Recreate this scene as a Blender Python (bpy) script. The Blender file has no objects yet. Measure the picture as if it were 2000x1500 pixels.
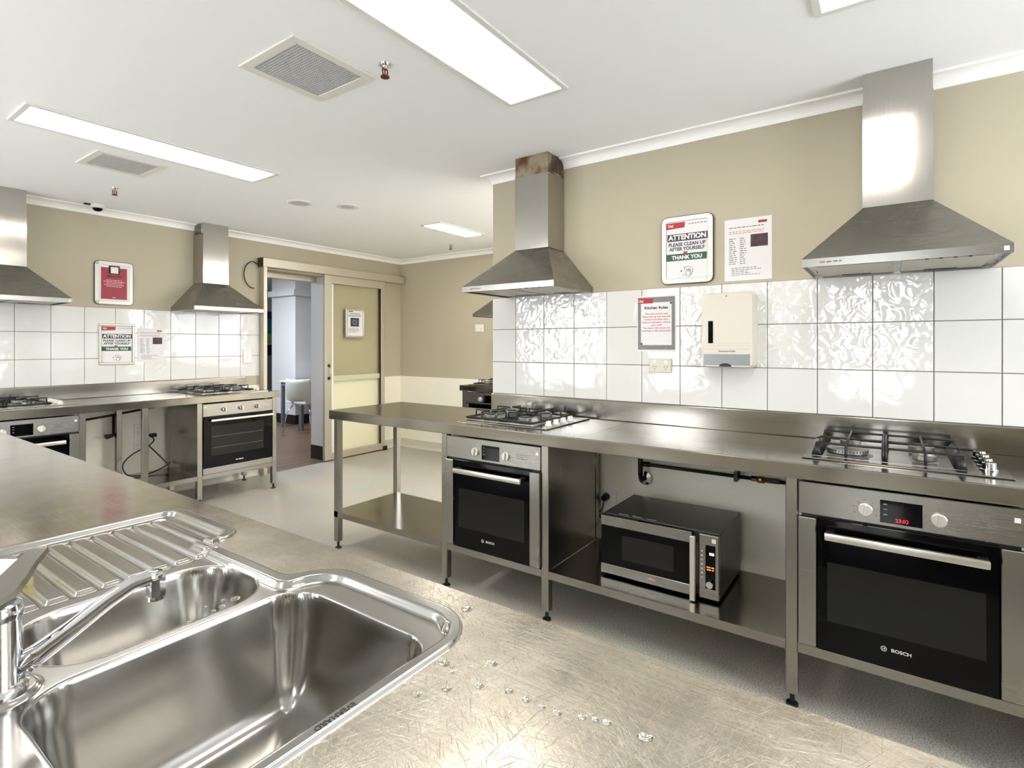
import bpy, bmesh, math, random
from mathutils import Vector, Matrix
random.seed(7)
SC = bpy.context.scene
COL = SC.collection
PI = math.pi

# ------------------------------------------------------------------ camera
EYE = 1.28
cam_d = bpy.data.cameras.new('camera'); cam = bpy.data.objects.new('camera', cam_d); COL.objects.link(cam)
cam.location = (0, 0, EYE)
cam.rotation_euler = (PI/2, 0, -0.9589)
cam_d.sensor_fit = 'HORIZONTAL'; cam_d.sensor_width = 36.0
cam_d.lens = 36.0*1046.13/2000.0
cam_d.shift_y = -(750-673.24)/2000.0
cam_d.clip_start = 0.02; cam_d.clip_end = 200
SC.camera = cam
# ------------------------------------------------------------------ world, exposure
w = bpy.data.worlds.new('sky'); SC.world = w; w.use_nodes = True
bg = w.node_tree.nodes['Background']; bg.inputs[0].default_value = (0.98, 0.985, 1.0, 1); bg.inputs[1].default_value = 8.6
SC.view_settings.view_transform = 'Standard'; SC.view_settings.look = 'None'
SC.view_settings.exposure = 0.50; SC.view_settings.gamma = 1.0; SC.view_settings.use_curve_mapping = False
SC.cycles.max_bounces = 10; SC.cycles.diffuse_bounces = 6; SC.cycles.glossy_bounces = 6
SC.cycles.sample_clamp_indirect = 6.0
LAMP = 9.0            # emission of the ceiling light diffusers

# ------------------------------------------------------------------ dimensions (metres)
W = 2.7116            # tile face of the right wall (x)
L = 5.0697            # tile face of the left wall (y)
XF = 4.764            # back wall (x)
CZ = 2.35             # ceiling
BT = 0.868            # bench height
T = 0.2025            # tile pitch
ROWZ = [1.573, 1.3744, 1.1721, 0.9733]
WEND = 2.054          # free end of the right wall (y)

# ------------------------------------------------------------------ materials
def srgb(r, g, b):
    f = lambda c: c/12.92 if c <= 0.04045 else ((c+0.055)/1.055)**2.4
    return (f(r/255), f(g/255), f(b/255), 1)
def new_mat(name):
    m = bpy.data.materials.new(name); m.use_nodes = True
    return m, m.node_tree, m.node_tree.nodes['Principled BSDF']
def plain(name, rgb, rough=0.5, metal=0.0, noise=0.0, nscale=30, bump=0.0, spec=0.5):
    m, nt, p = new_mat(name); c = srgb(*rgb)
    p.inputs['Base Color'].default_value = c; p.inputs['Roughness'].default_value = rough
    p.inputs['Metallic'].default_value = metal; p.inputs['Specular IOR Level'].default_value = spec
    if noise or bump:
        tc = nt.nodes.new('ShaderNodeTexCoord'); n = nt.nodes.new('ShaderNodeTexNoise')
        n.inputs['Scale'].default_value = nscale; n.inputs['Detail'].default_value = 4
        nt.links.new(tc.outputs['Object'], n.inputs['Vector'])
        if noise:
            r = nt.nodes.new('ShaderNodeValToRGB')
            r.color_ramp.elements[0].position = 0.3; r.color_ramp.elements[1].position = 0.7
            r.color_ramp.elements[0].color = tuple(x*(1-noise) for x in c[:3])+(1,)
            r.color_ramp.elements[1].color = tuple(min(1, x*(1+noise)) for x in c[:3])+(1,)
            nt.links.new(n.outputs['Fac'], r.inputs['Fac']); nt.links.new(r.outputs['Color'], p.inputs['Base Color'])
        if bump:
            b = nt.nodes.new('ShaderNodeBump'); b.inputs['Strength'].default_value = bump; b.inputs['Distance'].default_value = 0.002
            nt.links.new(n.outputs['Fac'], b.inputs['Height']); nt.links.new(b.outputs['Normal'], p.inputs['Normal'])
    return m
def steel(name, rgb=(188, 183, 172), rough=0.27, axis=0, vary=0.10, bump=0.06, blotch=0.06):
    """brushed stainless: fine streaks run along the given object axis"""
    m, nt, p = new_mat(name); c = srgb(*rgb)
    p.inputs['Metallic'].default_value = 1.0
    tc = nt.nodes.new('ShaderNodeTexCoord'); mp = nt.nodes.new('ShaderNodeMapping')
    s = [420, 420, 420]; s[axis] = 6; mp.inputs['Scale'].default_value = s
    n = nt.nodes.new('ShaderNodeTexNoise'); n.inputs['Scale'].default_value = 1.0; n.inputs['Detail'].default_value = 3
    nt.links.new(tc.outputs['Object'], mp.inputs['Vector']); nt.links.new(mp.outputs['Vector'], n.inputs['Vector'])
    n2 = nt.nodes.new('ShaderNodeTexNoise'); n2.inputs['Scale'].default_value = 5.0; n2.inputs['Detail'].default_value = 5
    nt.links.new(tc.outputs['Object'], n2.inputs['Vector'])
    mr = nt.nodes.new('ShaderNodeMapRange'); mr.inputs['To Min'].default_value = rough-vary*0.6; mr.inputs['To Max'].default_value = rough+vary
    mix = nt.nodes.new('ShaderNodeMath'); mix.operation = 'MULTIPLY_ADD'; mix.inputs[1].default_value = 0.6
    nt.links.new(n2.outputs['Fac'], mix.inputs[0])
    sc = nt.nodes.new('ShaderNodeMath'); sc.operation = 'MULTIPLY'; sc.inputs[1].default_value = 0.4
    nt.links.new(n.outputs['Fac'], sc.inputs[0]); nt.links.new(sc.outputs[0], mix.inputs[2])
    nt.links.new(mix.outputs[0], mr.inputs['Value']); nt.links.new(mr.outputs['Result'], p.inputs['Roughness'])
    r = nt.nodes.new('ShaderNodeValToRGB'); r.color_ramp.elements[0].position = 0.25; r.color_ramp.elements[1].position = 0.75
    r.color_ramp.elements[0].color = tuple(x*(1-blotch*1.6) for x in c[:3])+(1,); r.color_ramp.elements[1].color = tuple(min(1, x*(1+blotch)) for x in c[:3])+(1,)
    nt.links.new(mix.outputs[0], r.inputs['Fac']); nt.links.new(r.outputs['Color'], p.inputs['Base Color'])
    b = nt.nodes.new('ShaderNodeBump'); b.inputs['Strength'].default_value = bump; b.inputs['Distance'].default_value = 0.0006
    nt.links.new(n.outputs['Fac'], b.inputs['Height']); nt.links.new(b.outputs['Normal'], p.inputs['Normal'])
    return m
def emit(name, rgb, strength):
    m, nt, p = new_mat(name); c = srgb(*rgb)
    p.inputs['Base Color'].default_value = c; p.inputs['Emission Color'].default_value = c
    p.inputs['Emission Strength'].default_value = strength; p.inputs['Roughness'].default_value = 0.6
    return m
def glass(name, rgb=(235, 240, 235), rough=0.0):
    """a thin pane: mostly clear, slightly tinted, mirror reflections by Fresnel"""
    m = bpy.data.materials.new(name); m.use_nodes = True; nt = m.node_tree; nt.nodes.clear()
    o = nt.nodes.new('ShaderNodeOutputMaterial'); t = nt.nodes.new('ShaderNodeBsdfTransparent'); t.inputs[0].default_value = srgb(*rgb)
    g = nt.nodes.new('ShaderNodeBsdfGlossy'); g.inputs['Roughness'].default_value = rough; g.inputs[0].default_value = (0.9, 0.9, 0.9, 1)
    lw = nt.nodes.new('ShaderNodeLayerWeight'); lw.inputs['Blend'].default_value = 0.5
    pw = nt.nodes.new('ShaderNodeMath'); pw.operation = 'POWER'; pw.inputs[1].default_value = 4.0; nt.links.new(lw.outputs['Facing'], pw.inputs[0])
    f = nt.nodes.new('ShaderNodeMath'); f.operation = 'MULTIPLY_ADD'; f.inputs[1].default_value = 0.6; f.inputs[2].default_value = 0.03; nt.links.new(pw.outputs[0], f.inputs[0])
    mx = nt.nodes.new('ShaderNodeMixShader')
    nt.links.new(f.outputs[0], mx.inputs[0]); nt.links.new(t.outputs[0], mx.inputs[1]); nt.links.new(g.outputs[0], mx.inputs[2]); nt.links.new(mx.outputs[0], o.inputs[0])
    return m
def wall_paint(name, upper, lower, split):
    """two paints meeting on a straight line round the room"""
    m, nt, p = new_mat(name); p.inputs['Roughness'].default_value = 0.62
    g = nt.nodes.new('ShaderNodeNewGeometry'); s = nt.nodes.new('ShaderNodeSeparateXYZ'); nt.links.new(g.outputs['Position'], s.inputs[0])
    c = nt.nodes.new('ShaderNodeMath'); c.operation = 'GREATER_THAN'; c.inputs[1].default_value = split; nt.links.new(s.outputs['Z'], c.inputs[0])
    mx = nt.nodes.new('ShaderNodeMix'); mx.data_type = 'RGBA'; mx.inputs[6].default_value = srgb(*lower); mx.inputs[7].default_value = srgb(*upper)
    nt.links.new(c.outputs[0], mx.inputs[0])
    n = nt.nodes.new('ShaderNodeTexNoise'); n.inputs['Scale'].default_value = 220; nt.links.new(g.outputs['Position'], n.inputs['Vector'])
    b = nt.nodes.new('ShaderNodeBump'); b.inputs['Strength'].default_value = 0.12; b.inputs['Distance'].default_value = 0.001
    nt.links.new(n.outputs['Fac'], b.inputs['Height']); nt.links.new(b.outputs['Normal'], p.inputs['Normal'])
    nt.links.new(mx.outputs[2], p.inputs['Base Color'])
    return m
def tile_mat(name, amount, scale, spec=1.0):
    """glazed white tile with a hand-made, rippling glaze"""
    m, nt, p = new_mat(name); p.inputs['Base Color'].default_value = srgb(217, 215, 212); p.inputs['Roughness'].default_value = 0.07
    p.inputs['Specular IOR Level'].default_value = spec
    g = nt.nodes.new('ShaderNodeNewGeometry'); n = nt.nodes.new('ShaderNodeTexNoise'); n.inputs['Scale'].default_value = scale; n.inputs['Detail'].default_value = 1.2
    n.inputs['Distortion'].default_value = 0.8
    nt.links.new(g.outputs['Position'], n.inputs['Vector'])
    b = nt.nodes.new('ShaderNodeBump'); b.inputs['Strength'].default_value = amount; b.inputs['Distance'].default_value = 0.010
    nt.links.new(n.outputs['Fac'], b.inputs['Height']); nt.links.new(b.outputs['Normal'], p.inputs['Normal'])
    return m
def floor_mat():
    m, nt, p = new_mat('speckled_vinyl'); g = nt.nodes.new('ShaderNodeNewGeometry')
    n = nt.nodes.new('ShaderNodeTexNoise'); n.inputs['Scale'].default_value = 190; n.inputs['Detail'].default_value = 2
    n2 = nt.nodes.new('ShaderNodeTexNoise'); n2.inputs['Scale'].default_value = 2.2; n2.inputs['Detail'].default_value = 4
    for a in (n, n2): nt.links.new(g.outputs['Position'], a.inputs['Vector'])
    r = nt.nodes.new('ShaderNodeValToRGB'); e = r.color_ramp.elements
    e[0].position = 0.36; e[0].color = srgb(138, 135, 124); e[1].position = 0.62; e[1].color = srgb(202, 198, 187)
    x = r.color_ramp.elements.new(0.5); x.color = srgb(180, 176, 165)
    nt.links.new(n.outputs['Fac'], r.inputs['Fac'])
    mx = nt.nodes.new('ShaderNodeMix'); mx.data_type = 'RGBA'; mx.blend_type = 'MULTIPLY'; mx.inputs[0].default_value = 0.25
    nt.links.new(r.outputs['Color'], mx.inputs[6]); nt.links.new(n2.outputs['Color'], mx.inputs[7])
    nt.links.new(mx.outputs[2], p.inputs['Base Color']); p.inputs['Roughness'].default_value = 0.42
    return m
def plank_mat():
    m, nt, p = new_mat('wood_plank'); tc = nt.nodes.new('ShaderNodeTexCoord'); mp = nt.nodes.new('ShaderNodeMapping'); mp.inputs['Scale'].default_value = (3, 60, 1)
    oi = nt.nodes.new('ShaderNodeObjectInfo'); n = nt.nodes.new('ShaderNodeTexNoise'); n.noise_dimensions = '4D'; n.inputs['Scale'].default_value = 1; n.inputs['Detail'].default_value = 5
    nt.links.new(tc.outputs['Object'], mp.inputs['Vector']); nt.links.new(mp.outputs['Vector'], n.inputs['Vector']); 
    mu = nt.nodes.new('ShaderNodeMath'); mu.operation = 'MULTIPLY'; mu.inputs[1].default_value = 40; nt.links.new(oi.outputs['Random'], mu.inputs[0]); nt.links.new(mu.outputs[0], n.inputs['W'])
    r = nt.nodes.new('ShaderNodeValToRGB'); e = r.color_ramp.elements; e[0].position = 0.25; e[0].color = srgb(74, 57, 45); e[1].position = 0.75; e[1].color = srgb(126, 102, 82)
    nt.links.new(n.outputs['Fac'], r.inputs['Fac']); nt.links.new(r.outputs['Color'], p.inputs['Base Color']); p.inputs['Roughness'].default_value = 0.4
    return m
def scratched_steel(name):
    """old bench top: brushed along the bench, dulled by curved scratches"""
    m, nt, p = new_mat(name); p.inputs['Metallic'].default_value = 1.0
    g = nt.nodes.new('ShaderNodeNewGeometry')
    def noise(scale, detail=3, vec=None, dist=0.0):
        n = nt.nodes.new('ShaderNodeTexNoise'); n.inputs['Scale'].default_value = scale; n.inputs['Detail'].default_value = detail; n.inputs['Distortion'].default_value = dist
        nt.links.new(vec or g.outputs['Position'], n.inputs['Vector']); return n.outputs['Fac']
    def mapped(rot, sc):
        mr_ = nt.nodes.new('ShaderNodeMapping'); mr_.inputs['Rotation'].default_value = (0, 0, rot); nt.links.new(g.outputs['Position'], mr_.inputs['Vector'])
        mp = nt.nodes.new('ShaderNodeMapping'); mp.inputs['Scale'].default_value = sc
        nt.links.new(mr_.outputs['Vector'], mp.inputs['Vector']); return mp.outputs['Vector']
    def line(vec, lo, hi):
        v = noise(1.0, 4, vec, 0.6); r = nt.nodes.new('ShaderNodeMapRange'); r.inputs['From Min'].default_value = lo; r.inputs['From Max'].default_value = hi
        nt.links.new(v, r.inputs['Value']); return r.outputs['Result']
    def math2(op, a, b):
        n = nt.nodes.new('ShaderNodeMath'); n.operation = op
        for i, v in enumerate((a, b)):
            if isinstance(v, (int, float)): n.inputs[i].default_value = v
            else: nt.links.new(v, n.inputs[i])
        return n.outputs[0]
    # the working end of the bench (towards the right of the sink) is worn dull, the far end still shines
    sp = nt.nodes.new('ShaderNodeSeparateXYZ'); nt.links.new(g.outputs['Position'], sp.inputs[0])
    wr_ = nt.nodes.new('ShaderNodeMapRange'); wr_.inputs['From Min'].default_value = 1.5; wr_.inputs['From Max'].default_value = 0.55; nt.links.new(sp.outputs['Y'], wr_.inputs['Value'])
    worn = wr_.outputs['Result']
    big = noise(3.5, 5); blot = noise(14, 4)
    sc = None
    for ang, fx, fy, lo in ((0.5, 24, 700, 0.61), (-0.7, 28, 640, 0.62), (1.25, 20, 760, 0.61), (-1.3, 26, 700, 0.63), (0.05, 18, 640, 0.62), (2.2, 40, 900, 0.60)):
        l = line(mapped(ang, (fx, fy, 1)), lo, lo+0.09); sc = l if sc is None else math2('MAXIMUM', sc, l)
    sc = math2('MULTIPLY', sc, math2('ADD', 0.12, math2('MULTIPLY', worn, math2('ADD', 0.35, math2('MULTIPLY', blot, 1.1)))))
    brushed = noise(1.0, 3, mapped(0.0, (300, 7, 1)))
    rough = math2('ADD', math2('MULTIPLY', big, 0.14), math2('ADD', math2('MULTIPLY', brushed, 0.06), math2('ADD', 0.05, math2('ADD', math2('MULTIPLY', worn, 0.12), math2('MULTIPLY', sc, 0.12)))))
    nt.links.new(rough, p.inputs['Roughness'])
    r = nt.nodes.new('ShaderNodeValToRGB'); e = r.color_ramp.elements
    e[0].position = 0.25; e[0].color = srgb(178, 172, 160); e[1].position = 0.75; e[1].color = srgb(214, 208, 196)
    nt.links.new(math2('ADD', math2('MULTIPLY', blot, 0.6), math2('MULTIPLY', brushed, 0.4)), r.inputs['Fac'])
    mx = nt.nodes.new('ShaderNodeMix'); mx.data_type = 'RGBA'; mx.inputs[7].default_value = srgb(112, 102, 84)
    nt.links.new(math2('MULTIPLY', sc, 0.55), mx.inputs[0]); nt.links.new(r.outputs['Color'], mx.inputs[6]); nt.links.new(mx.outputs[2], p.inputs['Base Color'])
    b = nt.nodes.new('ShaderNodeBump'); b.inputs['Strength'].default_value = 0.20; b.inputs['Distance'].default_value = 0.0005
    nt.links.new(math2('ADD', math2('MULTIPLY', sc, 0.8), math2('MULTIPLY', brushed, 0.15)), b.inputs['Height']); nt.links.new(b.outputs['Normal'], p.inputs['Normal'])
    return m
def rusty_steel():
    m, nt, p = new_mat('rust_stained_steel'); tc = nt.nodes.new('ShaderNodeTexCoord'); n = nt.nodes.new('ShaderNodeTexNoise'); n.inputs['Scale'].default_value = 9; n.inputs['Detail'].default_value = 6
    nt.links.new(tc.outputs['Object'], n.inputs['Vector']); r = nt.nodes.new('ShaderNodeValToRGB'); e = r.color_ramp.elements
    e[0].position = 0.42; e[0].color = srgb(104, 74, 48); e[1].position = 0.60; e[1].color = srgb(160, 148, 128)
    nt.links.new(n.outputs['Fac'], r.inputs['Fac']); nt.links.new(r.outputs['Color'], p.inputs['Base Color'])
    mr = nt.nodes.new('ShaderNodeMapRange'); mr.inputs['To Min'].default_value = 0.7; mr.inputs['To Max'].default_value = 0.35; mr.inputs['From Min'].default_value = 0.4; mr.inputs['From Max'].default_value = 0.6
    nt.links.new(n.outputs['Fac'], mr.inputs['Value']); nt.links.new(mr.outputs['Result'], p.inputs['Roughness']); p.inputs['Metallic'].default_value = 0.85
    return m

M = {}
M['ceiling'] = plain('ceiling_paint', (249, 250, 252), 0.7)
M['cornice'] = plain('cornice_paint', (248, 246, 243), 0.5)
M['wall'] = wall_paint('room_paint', (178, 169, 147), (236, 230, 215), 0.885)
M['hallwall'] = plain('hall_paint', (222, 224, 226), 0.6)
M['black_base'] = plain('black_skirting', (16, 16, 17), 0.45)
M['floor'] = floor_mat(); M['plank'] = plank_mat()
M['skirt'] = plain('vinyl_skirting', (203, 198, 184), 0.5)
M['grout'] = plain('grout', (122, 118, 112), 0.85)
M['tile_wavy'] = tile_mat('glazed_tile_rippled', 0.5, 20)
M['tile_soft'] = tile_mat('glazed_tile_smooth', 0.16, 11, 0.5)
M['steel'] = steel('stainless_bench', (154, 150, 143), 0.15, 0, 0.08, 0.04)
M['steel_v'] = steel('stainless_post', (158, 154, 147), 0.24, 2, 0.08, 0.05, 0.03)
M['steel_hood'] = steel('stainless_hood', (148, 144, 136), 0.26, 0, 0.05, 0.05, 0.03)
M['steel_flue'] = steel('stainless_flue', (182, 178, 171), 0.12, 2, 0.08, 0.03)
M['steel_oven'] = steel('stainless_oven', (158, 155, 150), 0.26, 0, 0.04, 0.05, 0.03)
M['steel_dark'] = steel('microwave_case', (98, 96, 93), 0.36, 0, 0.06)
M['steel_sink'] = steel('stainless_sink', (176, 174, 170), 0.17, 1, 0.06, 0.02, 0.03)
M['steel_top'] = scratched_steel('scratched_bench_top')
M['rust'] = rusty_steel()
M['chrome'] = plain('chrome', (215, 216, 220), 0.06, 1.0)
M['lever_dark_chrome'] = plain('shade_toned_chrome', (150, 146, 138), 0.22, 1.0)  # chrome darkened in colour to stand in for the shade it mirrors
M['satin'] = plain('satin_aluminium', (222, 219, 210), 0.35, 1.0)
M['alu'] = plain('champagne_aluminium', (196, 188, 170), 0.42, 0.55)
M['black_glass'] = plain('black_glass', (5, 5, 6), 0.05, 0, spec=0.16)
M['oven_window'] = plain('oven_window', (30, 30, 28), 0.10, 0, spec=0.2)
M['black'] = plain('black_plastic', (14, 14, 14), 0.4)
M['iron'] = plain('cast_iron', (22, 21, 20), 0.42, 0.1)
M['burner'] = plain('burner_alloy', (150, 146, 140), 0.45, 0.9, 0.15, 60)
M['white'] = plain('white_plastic', (228, 226, 221), 0.35)
M['ivory'] = plain('ivory_plastic', (204, 198, 184), 0.35)
M['paper'] = plain('paper', (222, 220, 220), 0.7)
M['greyprint'] = plain('grey_print', (122, 122, 122), 0.6, 0, 0.12, 40)
M['inkgrey'] = plain('ink_grey', (120, 116, 116), 0.7)
M['ink'] = plain('ink_black', (30, 30, 32), 0.7)
M['ink_dark'] = plain('ink_charcoal', (58, 62, 66), 0.7)
M['inkred'] = plain('ink_red', (176, 52, 66), 0.7)
M['inkorange'] = plain('ink_orange', (205, 150, 120), 0.7)
M['red'] = plain('sign_red', (168, 24, 42), 0.5)
M['maroon'] = plain('sign_maroon', (150, 26, 48), 0.4)
M['green'] = plain('sign_green', (38, 88, 68), 0.6)
M['inkpink'] = plain('ink_pale', (226, 190, 196), 0.7)
M['picture'] = plain('photo_print', (60, 30, 36), 0.5, 0, 0.8, 45)
M['frame_metal'] = plain('snap_frame', (196, 192, 183), 0.35, 0.6)
M['dark_edge'] = plain('frame_edge', (62, 55, 48), 0.5, 0.4)
M['greyplastic'] = plain('grey_translucent_plastic', (140, 144, 148), 0.2)
M['pipe'] = plain('dark_gas_pipe', (40, 33, 28), 0.4, 0.6)
M['brass'] = plain('brass', (170, 130, 70), 0.3, 1.0)
M['bronze'] = plain('sprinkler_bronze', (96, 66, 52), 0.4, 0.9)
M['ventgrey'] = plain('vent_grille', (192, 192, 194), 0.5)
M['ventdark'] = plain('vent_void', (70, 69, 67), 0.8)
M['filter'] = plain('hood_filter', (176, 170, 158), 0.42, 0.8, 0.15, 160)
M['sponge'] = plain('yellow_sponge', (224, 212, 150), 0.9, 0, 0.15, 90, 0.4)
M['scour'] = plain('pale_scourer', (216, 218, 216), 0.9, 0, 0.08, 120, 0.4)
M['teal'] = plain('print_teal', (40, 134, 140), 0.5, 0, 0.2, 4)
M['navy'] = plain('print_navy', (32, 52, 92), 0.5)
M['lime'] = plain('print_green', (140, 176, 120), 0.5)
M['chair_shell'] = plain('grey_white_shell', (206, 208, 204), 0.4)
M['tablegrey'] = plain('table_leg_grey', (112, 120, 126), 0.4, 0.3)
M['tint'] = glass('clear_door_glass', (255, 255, 250)); M['pane'] = glass('window_glass', (245, 248, 250))
M['frost'] = plain('frost_band', (196, 200, 168), 0.5)
M['lamp'] = emit('lamp_diffuser', (255, 250, 241), LAMP)
M['lamp_bright'] = emit('bright_lamp_diffuser', (255, 250, 241), LAMP*3.4)
M['hall_fill'] = emit('hall_fill_diffuser', (240, 246, 255), 30.0)
M['digit_red'] = emit('red_digits', (255, 40, 60), 0.9)
M['digit_orange'] = emit('orange_digits', (255, 130, 80), 0.7)
M['digit_white'] = emit('white_digits', (235, 235, 225), 1.2)
M['led'] = emit('white_led', (255, 255, 235), 3.0)
def water_mat():
    m, nt, p = new_mat('water'); p.inputs['Base Color'].default_value = (1, 1, 1, 1); p.inputs['Roughness'].default_value = 0.0
    p.inputs['Transmission Weight'].default_value = 1.0; p.inputs['IOR'].default_value = 1.33
    return m
M['water'] = water_mat()

# ------------------------------------------------------------------ object helpers
def link(o, parent=None):
    COL.objects.link(o)
    if parent is not None: o.parent = parent
    return o
def tag(o, label=None, cat=None, group=None, kind=None):
    if label: o['label'] = label
    if cat: o['category'] = cat
    if group: o['group'] = group
    if kind: o['kind'] = kind
    return o
def thing(name, label, cat, loc=(0, 0, 0), rz=0.0, group=None):
    o = bpy.data.objects.new(name, None); o.location = loc; o.rotation_euler = (0, 0, rz); o.empty_display_size = 0.05
    link(o); return tag(o, label, cat, group)
def smooth(P, n=5):
    P = [Vector(p) for p in P]; out = []
    for i in range(len(P)-1):
        a, b, c, d = P[max(i-1, 0)], P[i], P[i+1], P[min(i+2, len(P)-1)]
        for k in range(n):
            t = k/n; out.append(0.5*((2*b)+(c-a)*t+(2*a-5*b+4*c-d)*t*t+(3*b-a-3*c+d)*t**3))
    return out+[P[-1]]
class MB:
    """collects shapes and links them as ONE mesh object"""
    def __init__(s): s.bm = bmesh.new()
    def box(s, x0, x1, y0, y1, z0, z1, bev=0.0, seg=2):
        t = bmesh.new(); bmesh.ops.create_cube(t, size=1.0)
        for v in t.verts: v.co = Vector(((x0+x1)/2+v.co.x*(x1-x0), (y0+y1)/2+v.co.y*(y1-y0), (z0+z1)/2+v.co.z*(z1-z0)))
        if bev > 0: bmesh.ops.bevel(t, geom=list(t.edges), offset=bev, segments=seg, profile=0.5, affect='EDGES')
        s._add(t); return s
    def _add(s, t):
        me = bpy.data.meshes.new('tmp'); t.to_mesh(me); t.free(); s.bm.from_mesh(me); bpy.data.meshes.remove(me)
    def cyl(s, p0, p1, r0, r1=None, n=20, cap=True):
        p0 = Vector(p0); p1 = Vector(p1); r1 = r0 if r1 is None else r1
        d = (p1-p0).normalized(); a = d.orthogonal().normalized(); b = d.cross(a)
        A = [s.bm.verts.new(p0+(a*math.cos(2*PI*i/n)+b*math.sin(2*PI*i/n))*r0) for i in range(n)]
        B = [s.bm.verts.new(p1+(a*math.cos(2*PI*i/n)+b*math.sin(2*PI*i/n))*r1) for i in range(n)]
        for i in range(n): s.bm.faces.new((A[i], A[(i+1) % n], B[(i+1) % n], B[i]))
        if cap: s.bm.faces.new(A[::-1]); s.bm.faces.new(B)
        return s
    def tube(s, pts, r, n=10, rads=None, flat=1.0):
        pts = [Vector(p) for p in pts]; rings = []; prev = None
        for i, p in enumerate(pts):
            d = (pts[min(i+1, len(pts)-1)]-pts[max(i-1, 0)]).normalized()
            if prev is None: a = d.orthogonal().normalized() if abs(d.z) > 0.95 else d.cross(Vector((0, 0, 1))).normalized()
            else: a = (prev-d*prev.dot(d)).normalized()
            prev = a; b = d.cross(a); rr = rads[i] if rads else r
            rings.append([s.bm.verts.new(p+a*math.cos(2*PI*k/n)*rr+b*math.sin(2*PI*k/n)*rr*flat) for k in range(n)])
        for A, B in zip(rings, rings[1:]):
            for k in range(n): s.bm.faces.new((A[k], A[(k+1) % n], B[(k+1) % n], B[k]))
        s.bm.faces.new(rings[0][::-1]); s.bm.faces.new(rings[-1]); return s
    def lathe(s, prof, c=(0, 0, 0), n=28):
        c = Vector(c); rings = []
        for r, z in prof:
            rings.append([s.bm.verts.new(c+Vector((r*math.cos(2*PI*k/n), r*math.sin(2*PI*k/n), z))) for k in range(n)] if r > 1e-6 else [s.bm.verts.new(c+Vector((0, 0, z)))])
        for A, B in zip(rings, rings[1:]):
            for k in range(n):
                f = [A[k % len(A)], A[(k+1) % len(A)], B[(k+1) % len(B)], B[k % len(B)]]
                u = []; [u.append(v) for v in f if v not in u]
                if len(u) > 2: s.bm.faces.new(u)
        return s
    def prism(s, pts, axis, a, b):
        """extrude a 2D outline along an axis; the 2D axes are the other two in xyz order"""
        def P(u, v, t): return {0: (t, u, v), 1: (u, t, v), 2: (u, v, t)}[axis]
        A = [s.bm.verts.new(P(u, v, a)) for u, v in pts]; B = [s.bm.verts.new(P(u, v, b)) for u, v in pts]; n = len(pts)
        for i in range(n): s.bm.faces.new((A[i], A[(i+1) % n], B[(i+1) % n], B[i]))
        s.bm.faces.new(A[::-1]); s.bm.faces.new(B); return s
    def loft(s, lower, upper, cap=True):
        A = [s.bm.verts.new(p) for p in lower]; B = [s.bm.verts.new(p) for p in upper]; n = len(A)
        for i in range(n): s.bm.faces.new((A[i], A[(i+1) % n], B[(i+1) % n], B[i]))
        if cap: s.bm.faces.new(A[::-1]); s.bm.faces.new(B)
        return s
    def build(s, name, mat, parent=None, smooth=False, recalc=True):
        if recalc: bmesh.ops.recalc_face_normals(s.bm, faces=list(s.bm.faces))
        me = bpy.data.meshes.new(name); s.bm.to_mesh(me); s.bm.free()
        if smooth:
            for p in me.polygons: p.use_smooth = True
            if smooth == 'auto': me.set_sharp_from_angle(angle=math.radians(38))
        me.materials.append(M[mat] if isinstance(mat, str) else mat)
        return link(bpy.data.objects.new(name, me), parent)
def rrect(x0, x1, z0, z1, r, n=6):
    pts = []
    for cx, cz, a0 in ((x1-r, z1-r, 0), (x0+r, z1-r, PI/2), (x0+r, z0+r, PI), (x1-r, z0+r, 1.5*PI)):
        for i in range(n+1): a = a0+PI/2*i/n; pts.append((cx+r*math.cos(a), cz+r*math.sin(a)))
    return pts
_tc = {}
def text_mesh(s, size, bold, ls=1.0, mirror=False):
    key = (s, size, bold, ls, mirror)
    if key in _tc: return _tc[key]
    cu = bpy.data.curves.new('t', 'FONT'); cu.body = s; cu.size = size; cu.align_x = 'CENTER'; cu.align_y = 'CENTER'; cu.offset = bold*size; cu.space_line = ls; cu.resolution_u = 3
    o = bpy.data.objects.new('t', cu); COL.objects.link(o); bpy.context.view_layer.update()
    me = bpy.data.meshes.new_from_object(o.evaluated_get(bpy.context.evaluated_depsgraph_get())); COL.objects.unlink(o); bpy.data.objects.remove(o); bpy.data.curves.remove(cu)
    me = me.copy(); _tc[key] = me; return me
def lettering(s, size, mat, parent, x, y, z, bold=0.0, width=None, flat=False, rz=0.0, name='lettering', ls=1.0):
    """text printed on an upright face that looks towards -y (or lying flat, read from -y)"""
    me = text_mesh(s, size, bold, ls).copy(); xs = [v.co.x for v in me.vertices]; k = 1.0
    if width and xs: k = width/(max(xs)-min(xs))
    for v in me.vertices:
        px, py = v.co.x*k, v.co.y
        v.co = Vector((px, py, 0)) if flat else Vector((px, 0, py))
    me.materials.clear(); me.materials.append(M[mat]); me.name = name
    o = bpy.data.objects.new(name, me); o.location = (x, y, z); o.rotation_euler = (0, 0, rz)
    return link(o, parent)
def textlines(parent, x0, x1, z_top, rows, pitch, mat, y, h=0.45, seed=1, centred=False, ragged=0.35):
    """rows of print too small to read: broken word-length dashes"""
    R = random.Random(seed); m = MB()
    for i in range(rows):
        wd = (x1-x0)*(1-ragged*R.random()); a = (x0+x1)/2-wd/2 if centred else x0; b = a+wd; z = z_top-i*pitch
        while a < b-0.004:
            l = min(R.uniform(0.008, 0.022), b-a)
            m.box(a, a+l, y-0.0002, y, z-pitch*h, z); a += l+0.004
    return m.build('print_line', mat, parent)

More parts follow.
